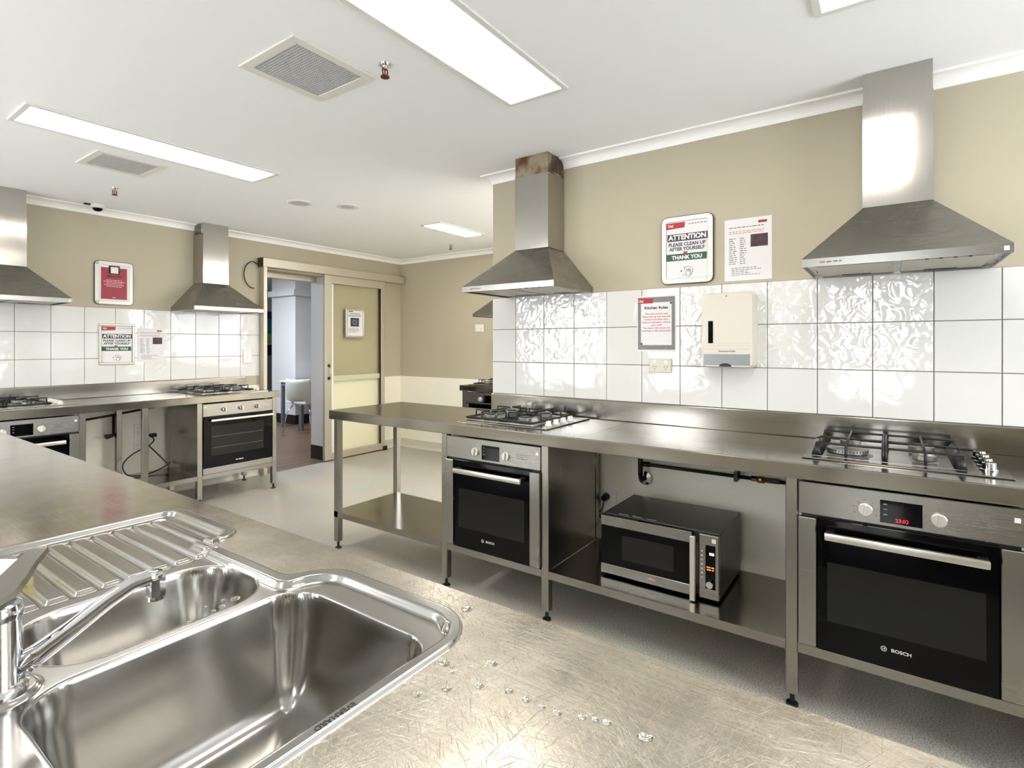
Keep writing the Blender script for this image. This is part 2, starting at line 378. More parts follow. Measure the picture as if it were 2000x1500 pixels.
# ================================================================== STRUCTURE
def S(name, mb, mat, parent=None, smooth=False):
    o = mb.build(name, mat, parent, smooth)
    if parent is None: o['kind'] = 'structure'
    return o
XB, YB = -1.75, -1.95         # walls behind and to the right of the camera
S('floor', MB().box(XB, XF, YB, 5.03, -0.06, 0.0), 'floor')
S('ceiling', MB().box(XB-0.1, XF+0.1, YB-0.1, L+0.26, CZ, CZ+0.1), 'ceiling')
# right wall: a partition that ends in mid room
wr = S('wall_right', MB().box(W+0.006, W+0.15, YB, WEND, 0.0, CZ), 'wall')
S('grout', MB().box(W+0.003, W+0.0065, -1.45, WEND-0.001, ROWZ[3], ROWZ[0]), 'grout', wr)
# left wall with the doorway
DX0, DX1, DZ = 2.930, 3.66, 2.03
LW = L+0.006
wl = S('wall_left', MB().box(XB, DX0, LW, L+0.26, 0, CZ).box(DX1, XF+0.15, LW, L+0.26, 0, CZ).box(DX0, DX1, LW, L+0.26, DZ, CZ), 'wall')
S('grout', MB().box(-0.55, 2.892, L+0.003, L+0.0065, ROWZ[3], ROWZ[0]), 'grout', wl)
# wall behind the camera with two windows, wall at the right-hand end with one; windows past the partition are added for light
def wall_with_windows(name, fixed, a0, a1, wins, along_y, zr):
    m = MB(); cur = a0; z0, z1 = zr; th = 0.15
    def add(u0, u1, za, zb):
        if along_y: m.box(fixed-th, fixed, u0, u1, za, zb)
        else: m.box(u0, u1, fixed-th, fixed, za, zb)
    for u0, u1 in wins:
        add(cur, u0, 0, CZ); add(u0, u1, 0, z0); add(u0, u1, z1, CZ); cur = u1
    add(cur, a1, 0, CZ); S(name, m, 'wall')
    for u0, u1 in wins:
        k = len([o for o in COL.objects if o.name.startswith('window_') and o.parent is None])+1
        fr = MB(); f = 0.045
        def bar(ua, ub, za, zb, t0=0.09, t1=0.03):
            if along_y: fr.box(fixed-t0, fixed-t1, ua, ub, za, zb)
            else: fr.box(ua, ub, fixed-t0, fixed-t1, za, zb)
        bar(u0, u0+f, z0, z1); bar(u1-f, u1, z0, z1); bar(u0+f, u1-f, z0, z0+f); bar(u0+f, u1-f, z1-f, z1); bar((u0+u1)/2-f/2, (u0+u1)/2+f/2, z0+f, z1-f)
        wo = S('window_%d' % k, fr, 'white')
        g = MB()
        for ua, ub in ((u0+f, (u0+u1)/2-f/2), ((u0+u1)/2+f/2, u1-f)):
            g = MB()
            if along_y: g.box(fixed-0.062, fixed-0.058, ua, ub, z0+f, z1-f)
            else: g.box(ua, ub, fixed-0.062, fixed-0.058, z0+f, z1-f)
            g.build('pane', 'pane', wo)
wall_with_windows('wall_front', XB, YB, LW, [(-0.15, 0.48), (1.95, 2.75), (3.45, 4.75)], True, (0.58, 2.22))
wall_with_windows('wall_side', YB, XB, XF, [(0.9, 2.4), (2.95, 4.65)], False, (0.8, 2.22))  # second window added, hidden by the partition, to brighten the far area
wall_with_windows('wall_back', XF+0.15, YB, LW, [(-1.7, 1.25)], True, (0.95, 2.18))  # unseen window added to send daylight into the far area

# tiles, one object each (alike tiles share a mesh)
_tm = {}
def tile(parent, axis, u0, u1, z0, z1, mat):
    wd, ht = round(u1-u0, 4), round(z1-z0, 4); key = (axis, wd, ht, mat)
    if key not in _tm:
        b = MB(); g = 0.0018
        if axis == 'y': b.box(0, 0.0058, -wd/2+g, wd/2-g, -ht/2+g, ht/2-g, 0.0012, 1)
        else: b.box(-wd/2+g, wd/2-g, 0, 0.0058, -ht/2+g, ht/2-g, 0.0012, 1)
        o = b.build('tile', mat, parent); _tm[key] = o.data
    else: o = link(bpy.data.objects.new('tile', _tm[key]), parent)
    c = (u0+u1)/2; zc = (z0+z1)/2
    o.location = (W, c, zc) if axis == 'y' else (c, L, zc)
yc = [WEND]+[1.875-T*i for i in range(17)]
for i in range(len(yc)-1):
    for r in range(3):
        tile(wr, 'y', yc[i+1], yc[i], ROWZ[r+1], ROWZ[r], 'tile_wavy' if (r < 2 and (i in (1, 2, 3, 6, 7, 8, 9, 10))) else 'tile_soft')
xc = [1.0827+T*i for i in range(-8, 9)]+[2.892]
for i in range(len(xc)-1):
    for r in range(3): tile(wl, 'x', xc[i], xc[i+1], ROWZ[r+1], ROWZ[r], 'tile_soft')

# cornices: a cove swept round the walls with mitred corners
def sweep(path, prof, closed=False):
    """path in plan; prof = (distance from wall, z); room lies to the left of the path"""
    m = MB(); P = [Vector(p) for p in path]; n = len(P); rings = []
    for i in range(n):
        d0 = (P[i]-P[i-1]).normalized() if i > 0 else (P[1]-P[0]).normalized()
        d1 = (P[i+1]-P[i]).normalized() if i < n-1 else d0
        n0 = Vector((-d0.y, d0.x)); n1 = Vector((-d1.y, d1.x)); b = (n0+n1); b = b/(b.dot(n0)) if b.length > 1e-6 else n0
        rings.append([m.bm.verts.new((P[i].x+b.x*d, P[i].y+b.y*d, z)) for d, z in prof])
    k = len(prof)
    for A, B in zip(rings, rings[1:]):
        for j in range(k): m.bm.faces.new((A[j], A[(j+1) % k], B[(j+1) % k], B[j]))
    m.bm.faces.new(rings[0][::-1]); m.bm.faces.new(rings[-1]); return m
c0 = 2.296; cp = 0.058
cove = [(0, CZ), (0, c0), (0.006, c0), (0.007, c0+0.008)]+[(0.007+0.043*(1-math.cos(a)), c0+0.008+0.036*math.sin(a)) for a in [PI/2*i/5 for i in range(1, 6)]]+[(cp, c0+0.044), (cp, CZ)]
S('trim_1', sweep([(W+0.006, YB), (W+0.006, WEND), (W+0.15, WEND), (W+0.15, YB)], cove), 'cornice')
S('trim_2', sweep([(XF, YB), (XF, LW), (XB, LW)], cove), 'cornice')
skp = [(0, 0), (0, 0.10), (0.004, 0.10), (0.005, 0.03), (0.012, 0.008), (0.03, 0.0)]
S('baseboard_back', sweep([(XF, YB), (XF, LW), (4.47, LW)], skp), 'skirt')
S('baseboard_right', sweep([(W+0.006, YB), (W+0.006, WEND), (W+0.15, WEND), (W+0.15, YB)], skp), 'skirt')
S('baseboard_left', sweep([(2.9, LW), (XB, LW)], skp), 'skirt')

# ------------------------------------------------ doorway, sliding door and the hall beyond
dt = S('trim_3', MB().box(2.893, DX0, 4.995, L+0.26, 0, DZ+0.02, 0.003).box(DX0, DX1, L+0.16, L+0.24, DZ-0.055, DZ, 0.003), 'alu')
rv = S('wall_reveal', MB().box(DX1-0.012, DX1, LW, L+0.262, 0.155, DZ), 'hallwall')
S('skirting', MB().box(DX1-0.016, DX1-0.0005, LW+0.0, L+0.262, 0.0, 0.155), 'black_base', rv)
door = thing('sliding_door', 'aluminium sliding door with a clear glass panel, slid open along the beige wall', 'door', (4.03, 5.035, 0))
x0, x1, st = 3.602-4.03, 4.45-4.03, 0.055
MBd = lambda: MB()
for a, b in ((x0, x0+0.088), (x1-st, x1)): MBd().box(a, b, -0.02, 0.02, 0.012, 2.045, 0.003).build('stile', 'alu', door)
MBd().box(x0+0.088, x1-st, -0.02, 0.02, 1.955, 2.045, 0.003).build('rail', 'alu', door)
MBd().box(x0+0.088, x1-st, -0.02, 0.02, 0.012, 0.085, 0.003).build('rail', 'alu', door)
pn = MBd().box(x0+0.088, x1-st, -0.004, 0.004, 0.085, 1.955).build('glass_panel', 'tint', door)
MBd().box(x0+0.088, x1-st, -0.0046, -0.0042, 0.878, 0.935).build('frosted_band', 'frost', pn)
MBd().box(x0+0.091, x0+0.116, -0.012, 0.006, 0.09, 1.95).build('glazing_bead', 'white', door)
MBd().box(x1-st-0.014, x1-st, -0.012, 0.006, 0.09, 1.95).build('glazing_bead', 'black', door)
hd = MBd().tube([(x0+0.05, -0.02, 0.91), (x0+0.05, -0.055, 0.91), (x0+0.05, -0.055, 1.05), (x0+0.05, -0.02, 1.05)], 0.006).build('handle', 'satin', door, True)
for z in (0.91, 1.05): MBd().cyl((x0+0.05, -0.020, z), (x0+0.05, -0.027, z), 0.017).build('rose', 'dark_edge', hd)
MBd().box(x1-0.03, x1+0.03, -0.035, -0.005, 0.0, 0.05, 0.008).build('floor_guide', 'black', door)
hb = thing('door_track_cover', 'long champagne aluminium track cover above the sliding door', 'door track', (3.81, 5.03, 2.045))
MBd().box(2.878-3.81, 4.74-3.81, -0.05, 0.045, 0.0, 0.085, 0.003).build('cover', 'alu', hb)
MBd().box(2.876-3.81, 2.8795-3.81, -0.051, 0.045, -0.001, 0.087).build('end_cap', 'dark_edge', hb)
for xx in (2.95, 3.45, 4.1): MBd().lathe([(0, 0.004), (0.006, 0.003), (0.007, 0)], (xx-3.81, 0.02, 0.085), 10).build('screw', 'black', hb)
cb = thing('cable_loop', 'thin dark cable hanging in a loop beside the door track', 'cable', (2.80, L, 1.95))
pts = []
for i in range(15):
    a = PI*0.52+PI*0.98*i/14; pts.append((2.80+0.10*math.cos(a)-2.80+0.03, -0.012, 2.02+0.13*math.sin(a)-1.95-0.06))
MBd().tube([(0.12, -0.012, 0.093)]+pts, 0.0045, 6).build('cable', 'black', cb, True)

# hall floor of planks
hf = S('floor.001', MB().box(1.4, 8.2, 5.03, 11.2, -0.06, -0.006), 'black_base')
pm = {}
ppx = 0.16; R = random.Random(3)
yy = 5.03; row = 0
while yy < 9.2:
    xx = 2.2-R.random()*0.9
    while xx < 5.6:
        l = 1.2; key = 'p'
        if key not in pm:
            o = MB().box(-0.6+0.0015, 0.6-0.0015, -ppx/2+0.0015, ppx/2-0.0015, -0.006, 0.0, 0.0012, 1).build('plank', 'plank', hf); pm[key] = o.data
        else: o = link(bpy.data.objects.new('plank', pm[key]), hf)
        o.location = (xx+0.6, yy+ppx/2, 0); xx += l
    yy += ppx
S('ceiling.001', MB().box(1.4, 8.2, L+0.26, 11.2, 2.42, 2.5), 'ceiling')
S('wall_hall', MB().box(1.4, 8.2, 11.0, 11.2, 0, 2.42), 'hallwall')
S('wall_hall_end', MB().box(8.0, 8.2, L+0.26, 11.0, 0, 2.42), 'hallwall')
S('wall_hall_side', MB().box(XF+0.15, 8.2, L+0.11, L+0.26, 0, 2.42), 'hallwall')
S('wall_hall_near', MB().box(1.4, 1.6, L+0.26, 11.0, 0, 2.42), 'hallwall')
pil = S('wall_pillar', MB().box(5.03, 7.0, 7.77, 8.44, 0, 2.42), 'hallwall')
S('bulkhead', MB().box(4.96, 7.0, 7.70, 8.44, 2.07, 2.16), 'hallwall', pil)
S('skirting', MB().box(5.02, 7.0, 7.76, 8.44, 0, 0.15), 'black_base', pil)
hl = thing('hall_fill_light', 'added cool white fill light on the ceiling of the room behind the doorway', 'ceiling light', (3.4, 7.3, 2.42))  # panel added to light the hall, no such lamp is seen
MB().box(-0.33, 0.33, -0.63, 0.63, -0.02, 0.0).build('frame', 'white', hl)
MB().box(-0.3, 0.3, -0.6, 0.6, -0.024, -0.0205).build('diffuser', 'hall_fill', hl)
# print on the far hall wall and black unit under it
pr = thing('wall_print', 'blue, teal and green landscape print on the far wall, seen through the doorway', 'print', (6.2, 11.0, 1.30))
for za, zb, mt in ((0.54, 0.70, 'navy'), (0.22, 0.54, 'teal'), (0.0, 0.22, 'lime')): MB().box(-0.7, 0.9, -0.02, 0.0, za, zb).build('print_band', mt, pr)
tvb = thing('black_appliance', 'black box standing under the colourful print behind the doorway', 'appliance', (6.2, 10.72, 0))
MB().box(-0.6, 0.8, -0.2, 0.2, 1.06, 1.28, 0.01).build('top_box', 'black', tvb)
MB().box(-0.6, 0.8, -0.2, 0.2, 0.0, 1.06, 0.01).build('cabinet', 'tablegrey', tvb)
# table and chair beyond the doorway
tb = thing('hall_table', 'white topped table against the white pillar behind the doorway', 'table', (5.12, 7.42, 0))
MB().box(-0.40, 0.6, -0.28, 0.30, 0.70, 0.725, 0.004).build('table_top', 'white', tb)
MB().box(-0.38, 0.58, -0.25, 0.28, 0.645, 0.70).build('apron', 'tablegrey', tb)
for ax, ay in ((-0.36, -0.23), (-0.36, 0.26), (0.56, -0.23), (0.56, 0.26)): MB().box(ax-0.022, ax+0.022, ay-0.022, ay+0.022, 0, 0.645).build('leg', 'tablegrey', tb)
ch = thing('shell_chair', 'pale grey shell chair with chrome legs tucked at the hall table', 'chair', (4.60, 6.86, 0), math.radians(-62))
def shell():
    m = MB(); nu, nv = 14, 16; V = []
    for j in range(nv+1):
        t = j/nv; row = []
        for i in range(nu+1):
            s_ = i/nu*2-1
            if t < 0.45: k = t/0.45; y = 0.20-0.36*k; z = 0.43+0.03*(1-k)**2-0.0; wd = 0.215
            else: k = (t-0.45)/0.55; y = -0.16-0.10*math.sin(k*PI/2)*0.8-0.03*k; z = 0.43+0.36*k**1.25; wd = 0.215-0.015*k
            curl = (abs(s_)**2.4)*(0.05 if t < 0.45 else 0.02); fw = (abs(s_)**2)*(0.07 if t > 0.45 else 0)
            row.append(m.bm.verts.new((s_*wd*(1-0.10*max(0, t-0.85)/0.15*abs(s_)), y+fw, z+curl)))
        V.append(row)
    for j in range(nv):
        for i in range(nu):
            if 7 <= j <= 8 and 4 <= i <= 9: continue      # lumbar opening
            m.bm.faces.new((V[j][i], V[j][i+1], V[j+1][i+1], V[j+1][i]))
    o = m.build('shell', 'chair_shell', ch, True)
    md = o.modifiers.new('thickness', 'SOLIDIFY'); md.thickness = 0.009
    return o
shell()
for sx in (-1, 1):
    for sy in (-1, 1):
        MB().tube([(sx*0.12, sy*0.10-0.02, 0.425), (sx*0.17, sy*0.17-0.02, 0.32), (sx*0.21, sy*0.23-0.02, 0.0)], 0.009, 8).build('leg', 'chrome', ch, True)

# ================================================================== CEILING FITTINGS
def ceiling_light(label, xa, xb, ya, yb, lamp='lamp'):
    t = thing('ceiling_light', label, 'ceiling light', ((xa+xb)/2, (ya+yb)/2, CZ), 0, 'recessed ceiling lights')
    hx, hy = (xb-xa)/2, (yb-ya)/2; f = 0.022; m = MB()
    m.box(-hx, hx, -hy, -hy+f, -0.009, 0).box(-hx, hx, hy-f, hy, -0.009, 0).box(-hx, -hx+f, -hy+f, hy-f, -0.009, 0).box(hx-f, hx, -hy+f, hy-f, -0.009, 0)
    m.build('frame', 'white', t)
    MB().box(-hx+f+0.001, hx-f-0.001, -hy+f+0.001, hy-f-0.001, -0.007, -0.0005).build('diffuser', lamp, t)
ceiling_light('long ceiling light nearest the camera, running off the top edge', 0.70, 1.955, 1.085, 1.385)
ceiling_light('long ceiling light over the far left bench, beside the smaller vent', 0.70, 1.905, 3.105, 3.405)
ceiling_light('short bright ceiling light near the back wall corner', 3.45, 4.085, 3.185, 3.425, 'lamp_bright')
ceiling_light('ceiling light whose corner shows at the top right edge', 0.80, 1.995, -0.105, 0.195)
ceiling_light('added unseen fill light behind the tiled partition, nearer the back bench', 3.15, 4.35, 1.55, 1.85, 'lamp_bright')  # added out of view to brighten the far area
ceiling_light('added unseen fill light behind the tiled partition, farther from the door', 3.15, 4.35, -0.45, -0.15, 'lamp_bright')  # also added, hidden, for more light beyond the partition
ceiling_light('added unseen fill light above and behind the camera, window side', -1.45, -0.25, 1.085, 1.385)  # added out of frame to lift the room light
ceiling_light('added unseen fill light behind the camera, doorway side', -1.45, -0.25, 3.105, 3.405)  # likewise an added lamp, lifts the darker left side
def vent(label, xa, xb, ya, yb):
    t = thing('ceiling_vent', label, 'vent', ((xa+xb)/2, (ya+yb)/2, CZ), 0, 'square ceiling vents')
    h = (xb-xa)/2; f = 0.038; m = MB()
    for a, b, c, d in ((-h, h, -h, -h+f), (-h, h, h-f, h), (-h, -h+f, -h+f, h-f), (h-f, h, -h+f, h-f)): m.box(a, b, c, d, -0.008, 0, 0.002, 1)
    m.build('frame', 'white', t)
    MB().box(-h+f, h-f, -h+f, h-f, -0.0018, -0.0003).build('void', 'ventdark', t)
    n = 25; m = MB(); s_ = (2*(h-f))/n
    for i in range(n+1):
        a = -h+f+i*s_
        m.box(a-0.0028, a+0.0028, -h+f, h-f, -0.006, -0.0016); m.box(-h+f, h-f, a-0.0028, a+0.0028, -0.0058, -0.0016)
    g = m.build('eggcrate_grille', 'ventgrey', t); g['kind'] = 'stuff'
vent('larger looking square ceiling vent beside the nearest light', 1.075, 1.437, 1.672, 2.035)
vent('ceiling vent behind the far long light, above the left bench', 1.095, 1.445, 3.535, 3.885)
def sprinkler(label, x, y):
    t = thing('fire_sprinkler', label, 'sprinkler', (x, y, CZ), 0, 'ceiling sprinklers')
    MB().lathe([(0, 0), (0.022, 0), (0.02, -0.006), (0.009, -0.008), (0.009, -0.02), (0, -0.02)]).build('escutcheon', 'chrome', t, 'auto')
    MB().tube([(0.010, 0, -0.018), (0.013, 0, -0.03), (0.006, 0, -0.046)], 0.003, 6).tube([(-0.010, 0, -0.018), (-0.013, 0, -0.03), (-0.006, 0, -0.046)], 0.003, 6).build('yoke', 'bronze', t, True)
    MB().cyl((0, 0, -0.02), (0, 0, -0.045), 0.003).build('bulb', 'red', t, True)
    MB().cyl((0, 0, -0.046), (0, 0, -0.050), 0.017).build('deflector', 'bronze', t)
sprinkler('bronze ceiling sprinkler next to the nearest vent', 1.395, 1.571)
sprinkler('small sprinkler above the left wall camera', 1.435, 4.32)
sprinkler('tiny sprinkler near the back wall and short light', 4.315, 3.83)
for lb, x, y, inner in (('flat round speaker grille in the ceiling, left of the pair', 2.385, 3.626, 0.062), ('round ceiling fitting with a grey centre, right of the pair', 2.66, 3.423, 0.048)):
    t = thing('ceiling_disc', lb, 'ceiling fitting', (x, y, CZ))
    MB().lathe([(0, -0.003), (0.066, -0.003), (0.084, -0.006), (0.09, 0)]).build('ring', 'white', t, 'auto')
    MB().lathe([(0, -0.0062), (inner, -0.0062), (inner, -0.0025), (0, -0.0025)]).build('grille', 'ventgrey', t)
t = thing('security_camera', 'small white dome camera fixed to the left wall cornice', 'camera', (1.535, 4.955, CZ))
MB().lathe([(0, 0), (0.045, 0), (0.05, -0.012), (0.046, -0.02), (0.036, -0.026), (0, -0.026)]).build('housing', 'white', t, 'auto')
MB().lathe([(0.032, -0.026), (0.030, -0.036), (0.02, -0.046), (0, -0.05)]).build('dome', 'black_glass', t, True)
MB().box(-0.085, -0.04, -0.012, 0.012, -0.012, 0.0, 0.003).build('bracket', 'black', t)

# ================================================================== BENCHES
def bench(label, loc, rz, length, depth, posts, shelves, ovens, panels, splash=None, seams=(), name='steel_bench'):
    """local x to the right along the front, y into the wall, z up"""
    t = thing(name, label, 'bench', loc, rz)
    MB().box(0, length, 0, depth, BT-0.056, BT, 0.004, 2).build('bench_top', 'steel', t)
    if splash:
        a, b, top, tk = splash
        MB().box(a, b, depth-tk, depth, BT, top-0.001, 0.003, 2).build('splashback', 'steel', t)
    for px in posts:
        for py in (0.035, depth-0.085):
            lg = MB().box(px-0.019, px+0.019, py-0.019, py+0.019, 0.045, BT-0.056, 0.002, 1).build('leg', 'steel_v', t)
            MB().lathe([(0.008, 0.045), (0.008, 0.010), (0.019, 0.008), (0.021, 0.0), (0, 0)], (px, py, 0), 16).build('foot', 'black', lg, 'auto')
    for a, b in shelves:
        MB().box(a, b, 0.022, depth-0.07, 0.224, 0.235).build('shelf', 'steel', t)
        MB().box(a, b, 0.016, 0.022, 0.200, 0.235).build('shelf_lip', 'steel', t)
    for a, b in ovens:
        MB().box(a, b, 0.016, 0.05, 0.200, 0.235, 0.001, 1).build('rail', 'steel', t)
        MB().box(a, b, depth-0.10, depth-0.075, 0.200, 0.235, 0.001, 1).build('rail', 'steel', t)
    for px in panels: MB().box(px-0.002, px+0.002, 0.055, depth-0.105, 0.236, BT-0.057).build('side_panel', 'steel_v', t)
    for sx in seams: MB().box(sx-0.0006, sx+0.0006, 0.006, depth-0.02, BT, BT+0.0003).build('seam', 'dark_edge', t)
    return t
# right bench (local x = 2.885 - y, local y = x - 2.10)
lx = lambda y: 2.885-y
PO = [lx(2.835), lx(1.924), lx(1.300), lx(0.279), lx(-0.355), lx(-1.03)]
bench('long stainless bench along the right wall with microwave shelf and two ovens', (2.10, 2.885, 0), -PI/2, 3.955, W-2.10, PO,
      [(PO[0]-0.019, PO[1]-0.019), (PO[2]+0.019, PO[3]-0.019), (PO[4]+0.019, PO[5]-0.019)], [(PO[1]+0.019, PO[2]-0.019), (PO[3]+0.019, PO[4]-0.019)],
      [PO[2]+0.014, PO[3]-0.0165][:1], (lx(WEND), 3.955, ROWZ[3], 0.015), (lx(1.12),))
# left bench (local x = x + 0.30)
ex = lambda x: x+0.30
PL = [ex(2.692), ex(2.060), ex(1.680), ex(1.302), ex(0.680), ex(0.0)]
bench('stainless bench along the left wall with tangled cord under it', (-0.30, 4.46, 0), 0.0, ex(2.735), L-4.46, PL,
      [(PL[2]-0.019, PL[1]-0.019), (PL[5], PL[4]-0.019)], [(PL[1]+0.019, PL[0]-0.019), (PL[4]+0.019, PL[3]-0.019)], [PL[1]-0.016], (0, ex(2.743), ROWZ[3], 0.015), (ex(1.76),))
# bench against the back wall
bench('far stainless bench at the back wall, mostly hidden by the partition', (XF-0.60, 3.579, 0), -PI/2, 2.2, 0.60, [0.045, 0.67, 1.3, 2.15], [(0.70, 1.3)], [(0.065, 0.65)], [])

# ================================================================== OVENS
def emblem(parent, x, y, z, r, mat):
    m = MB(); n = 24
    for i in range(n):
        a, b = 2*PI*i/n, 2*PI*(i+1)/n
        V = [m.bm.verts.new((x+rr*math.cos(q), y, z+rr*math.sin(q))) for rr, q in ((r, a), (r, b), (r*0.78, b), (r*0.78, a))]
        m.bm.faces.new(V)
    m.box(x-r*0.42, x-r*0.22, y-0.0001, y, z-r*0.55, z+r*0.55).box(x+r*0.22, x+r*0.42, y-0.0001, y, z-r*0.55, z+r*0.55).box(x-r*0.22, x+r*0.22, y-0.0001, y, z-r*0.12, z+r*0.12)
    return m.build('emblem', mat, parent)
def knob(parent, x, y, z, r, mat, ang=0.3, dp=0.02):
    k = MB().cyl((x, y, z), (x, y-dp*0.45, z), r, r*0.97, 28).cyl((x, y-dp*0.45, z), (x, y-dp*0.55, z), r*0.97, r*0.88, 28).build('knob', mat, parent, 'auto')
    g = MB().box(-r*0.2, r*0.2, -dp*0.5, 0, -r*0.86, r*0.86, 0.0015, 1).build('grip', mat, k); g.location = (x, y-dp*0.5, z); g.rotation_euler = (0, ang, 0)
    return k
def oven_wide(label, loc, rz, w=0.582, clock=None, sticker=True):
    """built-in oven: steel fascia, black glass door between steel strips; origin at floor of the niche, front centre"""
    t = thing('built_in_oven', label, 'oven', loc, rz, 'built-in ovens'); h = w/2; H = 0.568
    MB().box(-h+0.008, h-0.008, 0.012, 0.45, 0.0, H-0.004).build('body', 'black', t)
    MB().box(-h, h, 0.0, 0.02, 0.457, H, 0.002, 1).build('control_panel', 'steel_oven', t)
    d = MB().box(-h+0.056, h-0.056, -0.004, 0.011, 0.004, 0.450, 0.002, 1).build('door', 'black_glass', t)
    MB().box(-h+0.087, h-0.087, -0.0048, -0.0042, 0.105, 0.305).build('window', 'oven_window', d)
    for a, b in ((-h, -h+0.054), (h-0.054, h)): MB().box(a, b, -0.012, 0.011, 0.006, 0.447, 0.002, 1).build('door_strip', 'steel_oven', t)
    hb = MB().box(-0.209, 0.209, -0.052, -0.036, 0.391, 0.416, 0.004, 2).build('handle', 'satin', t, 'auto')
    for sx in (-1, 1): MB().box(sx*0.195-0.012, sx*0.195+0.012, -0.037, -0.004, 0.394, 0.413).build('bracket', 'black', hb)
    dsp = MB().box(-0.056, 0.054, -0.0012, 0.002, 0.468, 0.541, 0.0005, 1).build('display', 'black_glass', t)
    if clock: lettering(clock, 0.016, 'digit_red', dsp, 0.002, -0.0016, 0.480, 0.0)
    for zz in (0.528, 0.512, 0.495): MB().box(-0.047, -0.037, -0.0015, -0.0013, zz-0.002, zz+0.002).build('indicator', 'inkgrey', dsp)
    knob(t, -0.096, 0.0, 0.502, 0.0215, 'satin', 0.15); knob(t, 0.094, 0.0, 0.502, 0.0215, 'satin', 0.1)
    tk = MB()
    for cx in (-0.096, 0.094):
        for q in range(7):
            a = PI*(-0.15+1.3*q/6); tk.box(cx+0.033*math.cos(a)-0.002, cx+0.033*math.cos(a)+0.002, -0.0004, 0, 0.502+0.031*math.sin(a)-0.0015, 0.502+0.031*math.sin(a)+0.0015)
    tk.build('dial_marks', 'inkgrey', t)['kind'] = 'stuff'
    textlines(t, 0.155, 0.255, 0.520, 3, 0.009, 'inkgrey', -0.0002, 0.35, 5)
    if sticker: MB().box(h-0.025, h-0.011, -0.0008, -0.0001, 0.527, 0.541).build('sticker', 'paper', t)
    emblem(d, -0.046, -0.0052, 0.062, 0.0085, 'digit_white_print'); lettering('BOSCH', 0.0145, 'digit_white_print', d, 0.0, -0.0052, 0.062, 0.03, 0.052)
    return t
M['digit_white_print'] = plain('silver_print', (200, 200, 198), 0.4)
oven_wide('built-in oven showing a red clock, below the right-hand cooktop', (2.112, -0.035, 0.236), -PI/2, clock='23:02')
oven_wide('built-in oven in the middle of the right bench, clock unlit', (2.112, 1.612, 0.236), -PI/2)
oven_wide('built-in oven at the left edge, partly hidden by the island bench', (0.991, 4.472, 0.236), 0.0)
oven_wide('far built-in oven glimpsed past the end of the tiled partition', (XF-0.588, 3.579-0.357, 0.236), -PI/2)
def oven_plain(label, loc, rz, w=0.588):
    t = thing('built_in_oven', label, 'oven', loc, rz, 'built-in ovens'); h = w/2; H = 0.566
    MB().box(-h+0.006, h-0.006, 0.012, 0.45, 0, H-0.004).build('body', 'black', t)
    MB().box(-h, h, 0, 0.02, 0.465, H, 0.002, 1).build('control_panel', 'steel_oven', t)
    MB().box(-h, h, 0, 0.012, 0.0, 0.052, 0.002, 1).build('bottom_trim', 'steel_oven', t)
    d = MB().box(-h, h, -0.006, 0.011, 0.055, 0.460, 0.002, 1).build('door', 'black_glass', t)
    MB().box(-h+0.06, h-0.085, -0.0068, -0.0062, 0.145, 0.385).build('window', 'oven_window', d)
    for zz in (0.21, 0.30): MB().box(-h+0.07, h-0.095, -0.0072, -0.0069, zz-0.0012, zz+0.0012).build('rack_bar', 'inkgrey', d)
    hb = MB().box(-h+0.05, h-0.004, -0.034, -0.022, 0.424, 0.442, 0.003, 1).build('handle', 'satin', t)
    for sx in (-0.22, 0.26): MB().box(sx-0.008, sx+0.008, -0.023, -0.006, 0.427, 0.439).build('bracket', 'black', hb)
    for kx in (-0.13, 0.01, 0.15): knob(t, kx, 0, 0.515, 0.019, 'chrome', 0.0, 0.035)
    MB().box(-h+0.012, -h+0.026, -0.0008, -0.0001, 0.535, 0.549).build('sticker', 'paper', t)
    textlines(d, -0.035, 0.035, 0.089, 1, 0.02, 'digit_white_print', -0.0066, 0.4, 22, False, 0)
oven_plain('oven with three chrome knobs at the doorway end of the left bench', (2.3765, 4.472, 0.236), 0.0)

